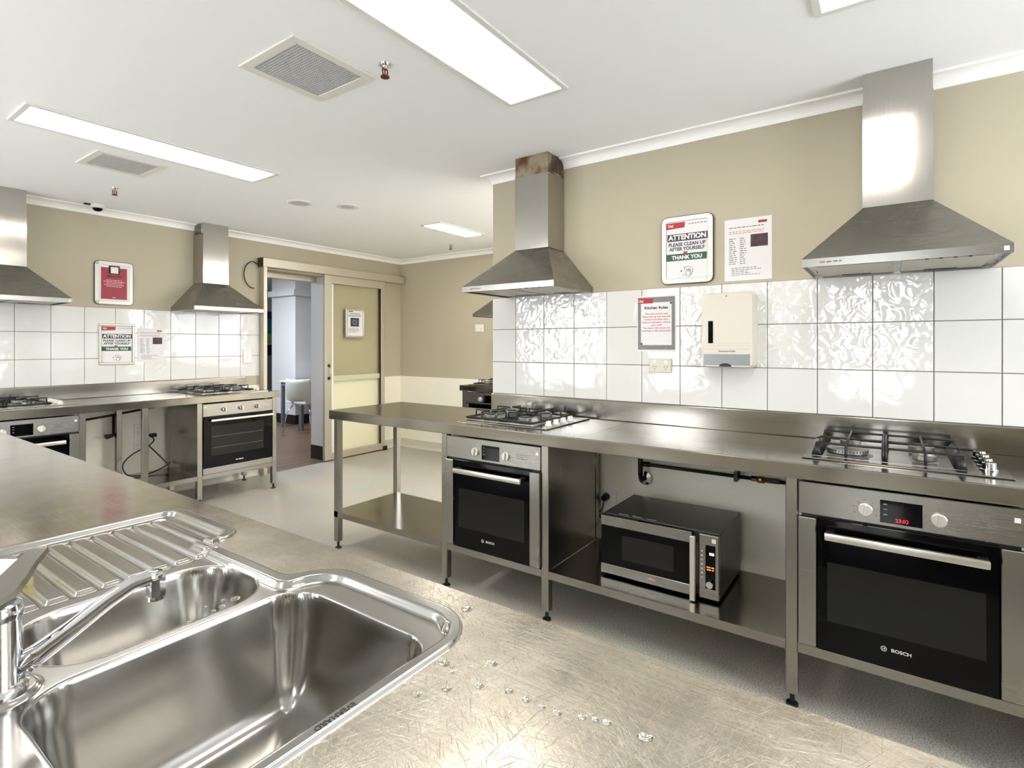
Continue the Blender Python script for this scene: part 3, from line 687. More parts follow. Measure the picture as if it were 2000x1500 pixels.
# ================================================================== RANGE HOODS
def hood(label, loc, rz, rust=False, brand=True):
    """origin on the wall at the bottom edge of the canopy"""
    t = thing('range_hood', label, 'range hood', loc, rz, 'stainless range hoods'); h = 0.296; d = 0.436; ch = 0.109; cd = 0.183; lip = 0.030; zt = 0.250; top = CZ-loc[2]-0.001; seam = 2.236-loc[2]; e = 0.008
    MB().loft([(-h, -d, lip), (h, -d, lip), (h, -e, lip), (-h, -e, lip)], [(-ch, -cd, zt), (ch, -cd, zt), (ch, -e, zt), (-ch, -e, zt)]).build('canopy', 'steel_hood', t)
    m = MB(); tk = 0.004
    m.box(-h, h, -d, -d+tk, 0, lip).box(-h, h, -e-tk, -e, 0, lip).box(-h, -h+tk, -d+tk, -e-tk, 0, lip).box(h-tk, h, -d+tk, -e-tk, 0, lip)
    m.build('lip', 'steel_oven', t)
    MB().box(-h+tk, h-tk, -d+tk, -e-tk, 0.012, 0.016).build('underside', 'steel_hood', t)
    for a, b in ((-h+0.035, -0.012), (0.012, h-0.035)):
        f = MB().box(a, b, -d+0.055, -0.05, 0.004, 0.0115, 0.002, 1).build('filter', 'filter', t)
        MB().box((a+b)/2-0.05, (a+b)/2+0.05, -0.075, -0.06, 0.0015, 0.004).build('catch', 'black', f)
    MB().box(0.055, 0.225, -d+0.012, -d+0.034, 0.006, 0.0115).build('switch_slot', 'black', t)
    for i in range(4): MB().box(0.075+i*0.038, 0.085+i*0.038, -d+0.018, -d+0.028, -0.001, 0.006).build('switch', 'black', t)
    MB().box(-ch-0.002, ch+0.002, -cd-0.002, -e, zt, seam).build('flue_cover', 'steel_flue', t)
    up = MB().box(-ch, ch, -cd, -e, seam, top).build('upper_flue', 'rust' if rust else 'steel_flue', t)
    for sx in (-1, 1):
        v = MB()
        for i in range(7):
            zz = seam+0.018+i*0.013
            for y0, y1 in ((-cd+0.04, -cd+0.075), (-cd+0.08, -cd+0.115), (-cd+0.12, -cd+0.15)): v.box(sx*ch-0.0006, sx*ch+0.0006, y0, y1, zz, zz+0.008)
        v.build('vent_slots', 'black', up)
    MB().box(h-0.023, h-0.010, -d-0.0008, -d, 0.008, 0.022).build('sticker', 'paper', t)
    if brand: textlines(t, -h+0.06, -h+0.13, 0.018, 1, 0.014, 'inkgrey', -d-0.0003, 0.4, 21, False, 0)
    return t
HZ = 1.571
hood('range hood over the right-hand cooktop with a bright flue', (W+0.008, -0.0285, HZ), -PI/2)
hood('range hood with rust-stained flue at the end of the tiled partition', (W+0.008, 1.647, HZ), -PI/2, True)
hood('range hood on the left wall beside the doorway', (2.389, L+0.008, HZ), 0.0, False, False)
hood('range hood cut off by the left edge of the picture', (0.998, L+0.008, HZ), 0.0)
hood('far range hood half hidden behind the partition', (XF, 3.242, HZ), -PI/2)

# ================================================================== COOKTOPS
def ring(m, x, y, z0, z1, r0, r1, n=28):
    m.lathe([(r1, z0), (r0, z0), (r0, z1), (r1, z1), (r1, z0)], (x, y, 0), n)
def cooktop(label, loc, rz, style):
    """origin at front centre on the bench; x right, y back"""
    t = thing('gas_cooktop', label, 'cooktop', loc, rz, 'gas cooktops'); w = 0.288; d = 0.462
    MB().box(-w, w, 0, d, 0.0, 0.006, 0.003, 2).build('tray', 'steel', t)
    x0, x1 = -w+0.025, w-0.105; y0, y1 = 0.045, d-0.03
    MB().box(x0, x1, y0, y1, 0.006, 0.0072).build('well', 'steel_oven', t)
    xa, xb = x0+0.11, x1-0.11
    bs = [(xa, 0.135, 0.066 if style == 'wok' else 0.036), (xb, 0.135, 0.034), (xa, 0.335, 0.036), (xb, 0.335, 0.040)]
    for bx, by, r in bs:
        b = MB().lathe([(0, 0.0072), (r*1.22, 0.0072), (r*0.9, 0.013), (r, 0.016), (r, 0.029), (r*0.9, 0.031), (0, 0.031)], (bx, by, 0), 30).build('burner', 'burner', t, 'auto')
        MB().lathe([(0, 0.036), (r*0.72, 0.036), (r*0.8, 0.032), (r*0.8, 0.031), (0, 0.031)], (bx, by, 0), 30).build('burner_cap', 'burner' if style == 'wok' else 'iron', b, 'auto')
        if r > 0.05:
            f = MB()
            for i in range(36):
                a = 2*PI*i/36; f.box(-0.0015, 0.0015, -0.0004, 0.0008, 0.021, 0.027)
                for v in f.bm.verts[-8:]: v.co = Matrix.Rotation(a, 4, 'Z') @ (v.co+Vector((0, -r-0.0002, 0))) + Vector((bx, by, 0))
            f.build('flame_ports', 'black', b)
    zt, k = (0.048, 0.0046) if style == 'wok' else (0.050, 0.0046)
    def bar(m, pts): m.tube(pts, k, 6)
    if style == 'wok':
        for gx0, gx1, cx in ((x0+0.006, (x0+x1)/2-0.004, xa), ((x0+x1)/2+0.004, x1-0.006, xb)):
            g = MB()
            for yy in (y0+0.035, (y0+y1)/2, y1-0.012): bar(g, [(gx0, yy, 0.008), (gx0+0.008, yy, zt), (gx1-0.003, yy, zt), (gx1, yy, 0.008)] if yy != (y0+y1)/2 else [(gx0, yy, 0.008), (gx0+0.008, yy, zt), (gx1-0.003, yy, zt), (gx1, yy, 0.008)])
            bar(g, [(cx, y0+0.002, 0.008), (cx, y0+0.008, zt+0.002), (cx, y1-0.002, zt+0.004)])
            e_ = gx1 if cx == xa else gx0
            bar(g, [(e_, y0, 0.008), (e_, y0+0.006, zt), (e_, y1, zt), (e_, y1+0.003, 0.008)])
            o_ = gx0 if cx == xa else gx1
            sg_ = 1 if cx == xa else -1; g.prism([(o_-0.004*sg_, 0.008), (o_+0.030*sg_, 0.008), (o_+0.010*sg_, 0.036), (o_+0.004*sg_, 0.036)], 1, y0+0.004, y1-0.004)
            g.build('pan_support', 'iron', t, True)
    else:
        for gx0, gx1, cx in ((x0+0.004, (x0+x1)/2-0.004, xa), ((x0+x1)/2+0.004, x1-0.004, xb)):
            g = MB()
            for yy in (y0+0.010, y1-0.008): g.box(gx0, gx1, yy-0.004, yy+0.004, 0.012, 0.022)
            for xx in (gx0+0.004, gx1-0.004): g.box(xx-0.004, xx+0.004, y0+0.01, y1-0.008, 0.012, 0.022)
            for by in (0.135, 0.335):
                bar(g, [(gx0+0.004, by, 0.012), (gx0+0.006, by, zt), (cx-0.012, by, zt)]); bar(g, [(gx1-0.004, by, 0.012), (gx1-0.006, by, zt), (cx+0.012, by, zt)])
            bar(g, [(cx, y0+0.01, 0.012), (cx, y0+0.012, zt), (cx, 0.125, zt)]); bar(g, [(cx, y1-0.008, 0.012), (cx, y1-0.010, zt), (cx, 0.345, zt)]); bar(g, [(cx, 0.150, zt), (cx, 0.320, zt)])
            g.build('pan_support', 'iron', t, True)
    for i in range(4):
        ky = 0.10+i*0.075; kx = w-0.05
        if style == 'wok':
            kn = MB().lathe([(0.024, 0.006), (0.024, 0.010), (0.019, 0.011), (0.018, 0.030), (0.016, 0.032), (0, 0.032)], (kx, ky, 0), 26).build('knob', 'chrome', t, 'auto')
        else:
            kn = MB().lathe([(0.018, 0.006), (0.018, 0.012), (0.014, 0.013), (0.013, 0.027), (0, 0.027)], (kx, ky, 0), 22).build('knob', 'white', t, 'auto')
            MB().box(kx-0.006, kx+0.006, ky-0.016, ky+0.016, 0.014, 0.029, 0.002, 1).build('grip', 'white', kn)
    return t
cooktop('gas cooktop with round chrome knobs and a wok burner, on the right', (2.205, -0.030, BT), -PI/2, 'wok')
cooktop('gas cooktop with white knobs in the middle of the right bench', (2.205, 1.632, BT), -PI/2, 'std')
cooktop('gas cooktop at the doorway end of the left bench', (2.400, 4.565, BT), 0.0, 'std')
cooktop('gas cooktop at the left edge of the picture', (0.995, 4.565, BT), 0.0, 'std')
cooktop('far gas cooktop on the back wall bench', (XF-0.545, 3.222, BT), -PI/2, 'std')

# ================================================================== MICROWAVE
t = thing('microwave', 'stainless microwave oven on the shelf under the right bench', 'microwave', (2.240, 0.812, 0.235), -PI/2)
h = 0.2585; H = 0.276
MB().box(-h, h, 0.018, 0.375, 0.012, H, 0.003, 1).build('case', 'steel_dark', t)
d = MB().box(-h, 0.150, -0.006, 0.0175, 0.012, H-0.004, 0.003, 1).build('door', 'black_glass', t)
MB().box(-h, 0.150, -0.0085, -0.0055, 0.226, H-0.004, 0.001, 1).build('door_band', 'satin_band', d) if False else MB().box(-h, 0.150, -0.0085, -0.0055, 0.228, H-0.004, 0.001, 1).build('door_band', 'steel_oven', d)
MB().box(-h, 0.150, -0.0085, -0.0055, 0.012, 0.054, 0.001, 1).build('door_band', 'steel_oven', d)
MB().box(-0.158, 0.075, -0.0068, -0.0062, 0.088, 0.196).build('window', 'oven_window', d)
hn = MB().box(0.150, 0.172, -0.040, -0.024, 0.004, H-0.008, 0.003, 2).build('handle', 'satin', t)
for zz in (0.03, 0.24): MB().box(0.152, 0.168, -0.026, 0.010, zz-0.01, zz+0.01).build('handle_post', 'black', hn)
cpn = MB().box(0.178, h, -0.006, 0.0175, 0.012, H-0.004, 0.003, 1).build('control_panel', 'steel_oven', t)
dsp = MB().box(0.205, 0.244, -0.0075, -0.006, 0.055, 0.232).build('display', 'black_glass', cpn)
for a_, b_ in ((0.221, 0.2275), (0.2295, 0.239)): MB().box(a_, b_, -0.0079, -0.0076, 0.193, 0.203).build('digit', 'digit_white', dsp)
textlines(dsp, 0.209, 0.240, 0.146, 2, 0.010, 'digit_orange', -0.0077, 0.5, 3, True, 0.2)
for i in range(7): MB().cyl((0.191, -0.006, 0.205-i*0.018), (0.191, -0.008, 0.205-i*0.018), 0.0042, n=12).build('button', 'satin', cpn)
MB().cyl((0.2245, -0.0075, 0.078), (0.2245, -0.024, 0.078), 0.015, 0.0135, 24).build('dial', 'chrome', cpn, 'auto')
MB().box(0.230, 0.246, -0.0072, -0.0062, 0.243, 0.260).build('sticker', 'paper', cpn)
MB().tube([(-0.036, -0.0088, 0.034), (-0.024, -0.0088, 0.037), (-0.012, -0.0088, 0.034), (-0.003, -0.0088, 0.031)], 0.0016, 6).build('badge', 'inkorange', d)
for ax, ay in ((-0.22, 0.04), (0.22, 0.04), (-0.22, 0.34), (0.22, 0.34)): MB().cyl((ax, ay, 0), (ax, ay, 0.013), 0.012, n=14).build('foot', 'black', t)
for i in range(3): MB().box(-0.19+i*0.065, -0.145+i*0.065, 0.035, 0.040, H, H+0.0006).build('top_slot', 'ventgrey', t)

# ================================================================== GAS PIPE, OUTLETS
t = thing('gas_pipe', 'dark gas pipe with brass valve under the right bench', 'pipe', (2.655, 1.05, 0.585), -PI/2)
MB().tube([(0, 0, 0.205), (0, 0, 0.02), (0.003, 0.01, 0.0), (0.006, 0.056, -0.004)], 0.013, 12).build('riser', 'pipe', t, True)
MB().tube([(0.0, 0, 0.079), (0.05, 0, 0.079), (0.72, 0, 0.079)], 0.0085, 10).build('branch', 'pipe', t, True)
MB().cyl((0.0, 0, 0.079), (0.05, 0, 0.079), 0.0125).build('tee', 'pipe', t, True)
MB().lathe([(0.014, 0), (0.036, -0.002), (0.036, -0.006), (0.014, -0.010)], (0, 0, 0), 26).build('wall_flange', 'chrome', t, 'auto')
fl = [c for c in t.children if c.name.startswith('wall_flange')][0]; fl.rotation_euler = (-PI/2, 0, 0); fl.location = (0.006, 0.0495, -0.004)
MB().box(0.46, 0.475, -0.012, 0.058, 0.055, 0.10).build('clip', 'dark_edge', t)
v = MB().cyl((0.535, 0, 0.079), (0.56, 0, 0.079), 0.014, n=6).build('valve', 'chrome', t)
MB().cyl((0.562, 0, 0.079), (0.59, 0, 0.079), 0.016).build('valve_body', 'brass', v, True)
MB().box(0.585, 0.655, -0.012, 0.004, 0.07, 0.092, 0.004).build('valve_lever', 'pipe', v)
def outlet(label, loc, rz, w=0.117, hh=0.073, double=True, mat='ivory', cat='power outlet'):
    t = thing('power_outlet', label, cat, loc, rz)
    MB().box(-w/2, w/2, -0.011, 0, -hh/2, hh/2, 0.003, 2).build('plate', mat, t)
    for cx in ((-w/4, w/4) if double else (0,)):
        MB().cyl((cx, -0.011, hh*0.24), (cx, -0.0145, hh*0.24), 0.0095, 0.008, 16).build('switch', 'white', t, 'auto')
        for dx, dz, a in ((-0.007, -0.006, 0.5), (0.007, -0.006, -0.5), (0, -0.019, 0)):
            s_ = MB().box(-0.0014, 0.0014, -0.0004, 0, -0.004, 0.004).build('pin_slot', 'ink', t); s_.location = (cx+dx, -0.011, dz); s_.rotation_euler = (0, a, 0)
    return t
outlet('double power outlet on the tiles below the kitchen rules notice', (W-0.0002, 0.962, 1.173), -PI/2)
outlet('tall single switch plate on the left wall tiles near the doorway', (2.766, L-0.0002, 1.166), 0.0, 0.08, 0.125, False, 'white', 'switch')
outlet('white double outlet on the back wall under the far hood', (XF, 3.79, 1.468), -PI/2, 0.118, 0.082, True, 'white')
t = outlet('wall outlet with a black plug behind the microwave', (W+0.0058, 1.262, 0.440), -PI/2, 0.105, 0.09, False, 'white')
pg = thing('power_plug', 'black plug and cord behind the microwave', 'plug', (W-0.0053, 1.265, 0.448), -PI/2)
MB().cyl((0, -0.0005, 0), (0, -0.035, -0.004), 0.021, 0.016).build('plug_body', 'black', pg, 'auto')
MB().tube(smooth([(0, -0.03, -0.012), (-0.006, -0.035, -0.05), (-0.02, -0.04, -0.075), (-0.045, -0.035, -0.085), (-0.03, -0.02, -0.11), (0.02, -0.03, -0.16), (0.06, -0.03, -0.2)]), 0.0035, 8).build('cord', 'black', pg, True)
# left bench cords and outlets on the wall under it
outlet('pale outlet low on the wall under the left bench', (1.875, LW-0.0002, 0.565), 0.0, 0.115, 0.12, True, 'white')
outlet('lower of the two outlets under the left bench', (1.875, LW-0.0002, 0.425), 0.0, 0.115, 0.12, True, 'white')
pc = thing('electrical_lead', 'black cord looping down under the left bench', 'cord', (1.80, 4.95, 0.235))
MB().tube(smooth([(0.10, 0.10, 0.33), (0.10, 0.06, 0.30), (0.13, 0.03, 0.26), (0.08, 0.0, 0.22), (-0.05, -0.03, 0.17), (-0.12, -0.05, 0.10), (-0.09, -0.07, 0.02), (0.02, -0.10, 0.008), (0.16, -0.05, 0.03), (0.235, -0.02, 0.06)]), 0.005, 8).build('cord', 'black', pc, True)
MB().tube(smooth([(0.08, 0.0, 0.22), (0.13, -0.06, 0.14), (0.18, -0.10, 0.06), (0.17, -0.14, 0.008), (0.12, -0.22, 0.007)]), 0.005, 8).build('cord', 'black', pc, True)
MB().box(0.10, 0.15, 0.02, 0.05, 0.28, 0.31, 0.006).build('plug', 'black', pc)
fc = thing('floor_cable', 'black cable lying on the floor under the left bench', 'cable', (1.95, 4.62, 0))
MB().tube(smooth([(-0.12, 0.12, 0.006), (-0.02, -0.02, 0.006), (0.10, -0.06, 0.006), (0.18, 0.0, 0.006), (0.12, 0.05, 0.012), (0.02, 0.02, 0.006), (-0.10, 0.2, 0.006)]), 0.0055, 8).build('cable', 'black', fc, True)
gp = thing('gas_pipe', 'dark gas pipe running under the left bench', 'pipe', (1.33, 5.02, 0.66))
MB().tube([(0.0, 0, 0.03), (0.30, 0, 0.06), (0.62, 0, 0.10)], 0.009, 8).build('branch', 'pipe', gp, True)
MB().tube([(0.33, 0, 0.06), (0.33, 0.0, -0.10), (0.30, 0.045, -0.12)], 0.011, 8).build('riser', 'pipe', gp, True)
MB().box(0.27, 0.33, -0.015, 0.01, -0.11, -0.085, 0.005).build('valve', 'pipe', gp)

# ================================================================== SIGNS AND NOTICES  (local x right, z up, face to -y, origin bottom centre)
def snap_frame(t, w, h, r, f=0.025, corner=True):
    o = rrect(-w/2, w/2, 0, h, r)
    MB().prism(o, 1, -0.010, -0.0005).build('backing', 'dark_edge', t)
    g = 0.004; i0, i1 = -w/2+f, w/2-f
    MB().prism([(-w/2+g+r*0.9, g), (w/2-g-r*0.9, g), (w/2-g-r*0.9, f), (-w/2+g+r*0.9, f)], 1, -0.0135, -0.010).build('frame_bar', 'frame_metal', t)
    MB().prism([(-w/2+g+r*0.9, h-f), (w/2-g-r*0.9, h-f), (w/2-g-r*0.9, h-g), (-w/2+g+r*0.9, h-g)], 1, -0.0135, -0.010).build('frame_bar', 'frame_metal', t)
    for a, b in ((-w/2+g, i0), (i1, w/2-g)): MB().box(a, b, -0.0135, -0.010, g+r*0.9, h-g-r*0.9).build('frame_bar', 'frame_metal', t)
    if corner:
        for sx in (-1, 1):
            for zz in (0, 1):
                c = (sx*(w/2-r), h-r if zz else r); pts = [(c[0], c[1])]
                a0 = {(1, 1): 0, (-1, 1): PI/2, (-1, 0): PI, (1, 0): 1.5*PI}[(sx, zz)]
                pts += [(c[0]+(r-g)*math.cos(a0+PI/2*i/6), c[1]+(r-g)*math.sin(a0+PI/2*i/6)) for i in range(7)]
                MB().prism(pts, 1, -0.0128, -0.010).build('corner_cap', 'chrome_cap', t)
M['chrome_cap'] = plain('corner_cap', (176, 172, 164), 0.25, 0.8)
def wiping_hand(t, x, z, s, y):
    """drawn outline of a hand on a cloth, with sparkles"""
    m = MB(); P = lambda pts, r=0.0011: m.tube([(x+a*s, y, z+b*s) for a, b in pts], r, 5)
    P([(-0.55, -0.05), (-0.45, 0.35), (-0.15, 0.5), (0.2, 0.42), (0.55, 0.2), (0.55, -0.25), (0.4, -0.6), (0.1, -0.85), (-0.2, -0.8), (-0.45, -0.5)])
    P([(-0.35, -0.5), (-0.3, -0.1), (-0.2, 0.12), (-0.1, 0.1), (-0.12, -0.2)]); P([(-0.1, 0.1), (0.02, 0.18), (0.08, 0.12), (0.02, -0.2)]); P([(0.08, 0.12), (0.18, 0.1), (0.18, -0.2)]); P([(0.18, 0.02), (0.3, -0.05), (0.3, -0.4), (0.15, -0.7)])
    m.build('hand_drawing', 'ink', t)
    k = MB()
    for a, b, q in ((-0.95, -0.1, 0.15), (-0.6, 0.4, 0.09), (-0.72, -0.62, 0.09)):
        k.prism([(x+(a-q*0.7)*s, z+b*s), (x+a*s, z+(b+q)*s), (x+(a+q*0.7)*s, z+b*s), (x+a*s, z+(b-q)*s)], 1, y-0.0002, y)
    k.build('sparkle', 'ink', t)
def heart(t, x, z, s, y):
    pts = []
    for i in range(24):
        a = 2*PI*i/24; pts.append((x+s*16*math.sin(a)**3/16, z+s*(13*math.cos(a)-5*math.cos(2*a)-2*math.cos(3*a)-math.cos(4*a))/16))
    MB().prism(pts, 1, y-0.0003, y).build('heart', 'inkred', t)
def attention(label, loc, rz, w, h, rounded):
    t = thing('attention_sign', label, 'sign', loc, rz, 'clean-up signs')
    if rounded: snap_frame(t, w, h, 0.032, 0.026)
    else:
        m = MB(); f = 0.017
        for a, b, c, d in ((-w/2, w/2, 0, f), (-w/2, w/2, h-f, h), (-w/2, -w/2+f, f, h-f), (w/2-f, w/2, f, h-f)):
            MB().box(a, b, -0.016, -0.0005, c, d, 0.004, 2).build('frame_bar', 'frame_metal', t)
    f = 0.026 if rounded else 0.017; iw = w-2*f; y = -0.0105 if rounded else -0.006; p = lambda k: f+(h-2*f)*(1-k)
    MB().box(-iw/2+0.0015, iw/2-0.0015, y, y+0.002, f+0.0015, h-f-0.0015).build('sheet', 'paper', t); q = y-0.0002
    MB().prism([(-iw/2, p(0.13)), (-iw/2+iw*0.45, p(0.115)), (-iw/2+iw*0.46, p(0.02)), (-iw/2, p(0.02))], 1, q-0.0002, q).build('red_tab', 'red', t)
    lettering('Uni', 0.020, 'paper', t, -iw/2+iw*0.11, q-0.0005, p(0.072), 0.03, iw*0.12)
    textlines(t, iw*0.04, iw*0.46, p(0.055), 1, 0.012, 'inkgrey', q, 0.35, 4, False, 0.0)
    MB().box(-iw*0.47, iw*0.49, q-0.0002, q, p(0.345), p(0.22)).build('dark_band', 'ink_dark', t)
    lettering('ATTENTION', 0.034*h/0.34, 'paper', t, iw*0.01, q-0.0005, p(0.283), 0.045, iw*0.90)
    lettering('PLEASE CLEAN UP', 0.024*h/0.34, 'ink_dark', t, 0, q-0.0003, p(0.405), 0.035, iw*0.88)
    lettering('AFTER YOURSELF', 0.024*h/0.34, 'ink_dark', t, 0, q-0.0003, p(0.485), 0.035, iw*0.84)
    MB().box(-iw*0.49, iw*0.47, q-0.0002, q, p(0.685), p(0.565)).build('green_band', 'green', t)
    lettering('THANK YOU', 0.026*h/0.34, 'paper', t, 0, q-0.0005, p(0.632), 0.045, iw*0.72)
    heart(t, -iw*0.03, p(0.555), 0.0105, q-0.0004)
    wiping_hand(t, iw*0.04, p(0.855), 0.037*h/0.34, q)
attention('round-cornered framed ATTENTION sign on the right beige wall', (W+0.0055, 0.827, 1.587), -PI/2, 0.262, 0.344, True)
attention('square-cornered framed ATTENTION sign on the left wall tiles', (1.697, L-0.0003, 1.121), 0.0, 0.244, 0.326, False)
t = thing('notice_frame', 'round-cornered framed maroon notice on the left wall', 'sign', (1.679, LW-0.0003, 1.598), 0.0)
snap_frame(t, 0.264, 0.346, 0.03, 0.026)
MB().box(-0.106, 0.106, -0.0105, -0.0085, 0.026, 0.32).build('sheet', 'paper', t)
MB().box(-0.088, 0.088, -0.0109, -0.0106, 0.045, 0.295).build('maroon_panel', 'maroon', t)
lettering('NOTICE', 0.02, 'ink_dark', t, 0, -0.0112, 0.223, 0.02, 0.09) if False else textlines(t, -0.05, 0.05, 0.232, 1, 0.03, 'ink_dark', -0.0111, 0.4, 8, True, 0)
textlines(t, -0.08, 0.08, 0.198, 5, 0.0125, 'inkpink', -0.0111, 0.35, 2, True)
MB().box(-0.010, 0.008, -0.0112, -0.0110, 0.055, 0.061).build('print_line', 'inkpink', t)
hk = MB().box(-0.036, 0.036, -0.016, -0.011, 0.245, 0.312).build('clip', 'ink', t)
MB().box(-0.026, 0.026, -0.019, -0.016, 0.250, 0.302, 0.002).build('clip_plate', 'frame_metal', hk)
def info_sheet(label, loc, rz, w, h, tilt):
    t = thing('paper_notice', label, 'paper notice', loc, rz, 'pinned information sheets'); t.rotation_euler = (0, tilt, rz) if rz == 0 else (tilt, 0, rz)
    MB().box(-w/2, w/2, -0.0012, -0.0003, 0, h).build('sheet', 'paper', t); y = -0.0013
    MB().box(w*0.22, w*0.40, y-0.0002, y, h*0.905, h*0.945).build('logo_block', 'maroon', t)
    textlines(t, -w*0.40, w*0.36, h*0.87, 1, h*0.03, 'inkgrey', y, 0.5, 3, False, 0)
    textlines(t, -w*0.40, w*0.36, h*0.805, 2, h*0.03, 'inkorange', y, 0.5, 4, False, 0.1)
    textlines(t, -w*0.40, -w*0.22, h*0.69, 13, h*0.034, 'inkgrey', y, 0.38, 5); textlines(t, -w*0.17, -w*0.02, h*0.69, 13, h*0.034, 'inkgrey', y, 0.38, 6)
    MB().box(w*0.06, w*0.42, y-0.0002, y, h*0.53, h*0.73).build('photo', 'picture', t)
    textlines(t, -w*0.35, w*0.32, h*0.21, 5, h*0.028, 'inkgrey', y, 0.38, 7, False, 0.5)
info_sheet('white information sheet on the right beige wall beside the framed sign', (W+0.0055, 0.543, 1.586), -PI/2, 0.209, 0.294, 0.0)
info_sheet('faded information sheet stuck on the left wall tiles', (1.942, L-0.0003, 1.135), 0.0, 0.20, 0.282, 0.0)
# kitchen rules notice
t = thing('kitchen_rules_notice', 'grey-bordered Kitchen Rules notice on the right wall tiles', 'sign', (W-0.0003, 0.9865, 1.244), -PI/2)
w_, h_ = 0.208, 0.292
MB().box(-w_/2, w_/2, -0.0012, -0.0002, 0, h_).build('laminate', 'paper', t)
MB().box(-w_/2+0.005, w_/2-0.005, -0.0016, -0.0013, 0.010, h_-0.008).build('border_print', 'greyprint', t)
MB().box(-w_/2+0.022, w_/2-0.022, -0.0019, -0.0017, 0.034, h_-0.036).build('text_panel', 'paper', t)
MB().box(-w_/2+0.005, -w_/2+0.088, -0.0022, -0.0020, h_-0.040, h_-0.014).build('red_tab', 'red', t)
lettering('Uni', 0.019, 'paper', t, -w_/2+0.022, -0.0025, h_-0.028, 0.03, 0.026)
lettering('Kitchen Rules', 0.019, 'ink', t, 0, -0.0022, h_-0.064, 0.035, 0.125)
body = ['This is the common area', 'Please tidy up and clean the', 'kitchen area after using', 'Please be reminded to remove', 'your stuff', 'The cleaner will remove any', 'stuff that is left unattended']
for i, s_ in enumerate(body): lettering(s_, 0.0125, 'inkred', t, 0.001, -0.0021, h_-0.095-i*0.0148, 0.018, 0.0052*len(s_)+0.004)
for ax, az in ((0.078, h_-0.042), (-0.078, 0.04)): MB().lathe([(0, 0.003), (0.004, 0.0022), (0.005, 0)], (0, 0, 0), 10).build('ornament', 'ink', t).location = (ax, -0.0023, az)
for o in t.children:
    if o.name.startswith('ornament'): o.rotation_euler = (PI/2, 0, 0)
# poster on the sliding door
t = thing('door_poster', 'small framed poster hung on the glass sliding door', 'poster', (4.006, 5.0295, 1.363), 0.0)
w_, h_ = 0.262, 0.330
for a, b, c, d in ((-w_/2, w_/2, 0, 0.02), (-w_/2, w_/2, h_-0.02, h_), (-w_/2, -w_/2+0.02, 0.02, h_-0.02), (w_/2-0.02, w_/2, 0.02, h_-0.02)): MB().box(a, b, -0.022, 0.0, c, d, 0.004, 2).build('frame_bar', 'frame_metal', t)
MB().box(-w_/2+0.02, w_/2-0.02, -0.008, -0.001, 0.02, h_-0.02).build('sheet', 'paper', t)
MB().box(-0.085, -0.025, -0.0084, -0.0081, 0.293, 0.303).build('logo_block', 'ink', t)
textlines(t, -0.09, 0.09, 0.278, 2, 0.024, 'inkgrey', -0.0081, 0.5, 9, True)
MB().box(-0.06, 0.06, -0.0084, -0.0081, 0.125, 0.225).build('photo', 'greyphoto' if False else 'ink_dark', t)
MB().lathe([(0.018, 0), (0.030, 0), (0.030, 0.0004), (0.018, 0.0004), (0.018, 0)], (0, 0, 0), 24).build('photo_motif', 'inkgrey', t)
mo = [c for c in t.children if c.name.startswith('photo_motif')][0]; mo.rotation_euler = (PI/2, 0, 0); mo.location = (0, -0.0085, 0.175)
textlines(t, -0.085, 0.085, 0.108, 4, 0.014, 'inkgrey', -0.0081, 0.4, 10)

# ================================================================== PAPER TOWEL DISPENSER
t = thing('towel_dispenser', 'white paper towel dispenser on the tiled right wall', 'dispenser', (W-0.0003, 0.616, 1.172), -PI/2)
w_, h_ = 0.234, 0.353
def cushion(x0, x1, z0, z1, r, dp, mat, name, parent, lips=((0, 1.0), (0.6, 1.0), (0.85, 0.985), (1.0, 0.94)), ya=0.0):
    m = MB(); R_ = []
    cx, cz = (x0+x1)/2, (z0+z1)/2
    for tt, k in lips:
        pts = rrect(x0, x1, z0, z1, r, 5); R_.append([m.bm.verts.new((cx+(a-cx)*(1-(1-k)*0.8), ya-dp*tt, cz+(b-cz)*(1-(1-k)*0.55))) for a, b in pts])
    for A, B in zip(R_, R_[1:]):
        for i in range(len(A)): m.bm.faces.new((A[i], A[(i+1) % len(A)], B[(i+1) % len(B)], B[i]))
    m.bm.faces.new(R_[0][::-1]); m.bm.faces.new(R_[-1]); return m.build(name, mat, parent, 'auto')
cushion(-w_/2, w_/2, 0.0, h_, 0.022, 0.095, 'ivory', 'cover', t)
MB().box(-w_/2+0.014, w_/2-0.014, -0.0962, -0.095, 0.012, 0.064).build('lower_tray', 'greyplastic', t)
MB().prism([(0.028*math.cos(PI*i/10)-0.005, 0.006+0.016*math.sin(PI*i/10)) for i in range(11)], 1, -0.0972, -0.0955).build('towel_slot', 'black', t)
MB().box(-0.082, -0.060, -0.0965, -0.0945, 0.115, 0.220).build('level_window', 'black_glass', t)
for zz in (0.090, 0.104, 0.118): MB().box(-0.05 if zz > 0.112 else -w_/2+0.016, w_/2-0.018, -0.0962, -0.0945, zz-0.002, zz+0.002, 0.0008, 1).build('rib', 'ivory', t)
lettering('Kimberly-Clark', 0.011, 'inkgrey', t, 0.002, -0.0958, 0.077, 0.02, 0.075)
MB().cyl((0.0, -0.0945, h_-0.018), (0.0, -0.0962, h_-0.018), 0.003, n=12).build('key_lock', 'ink', t)

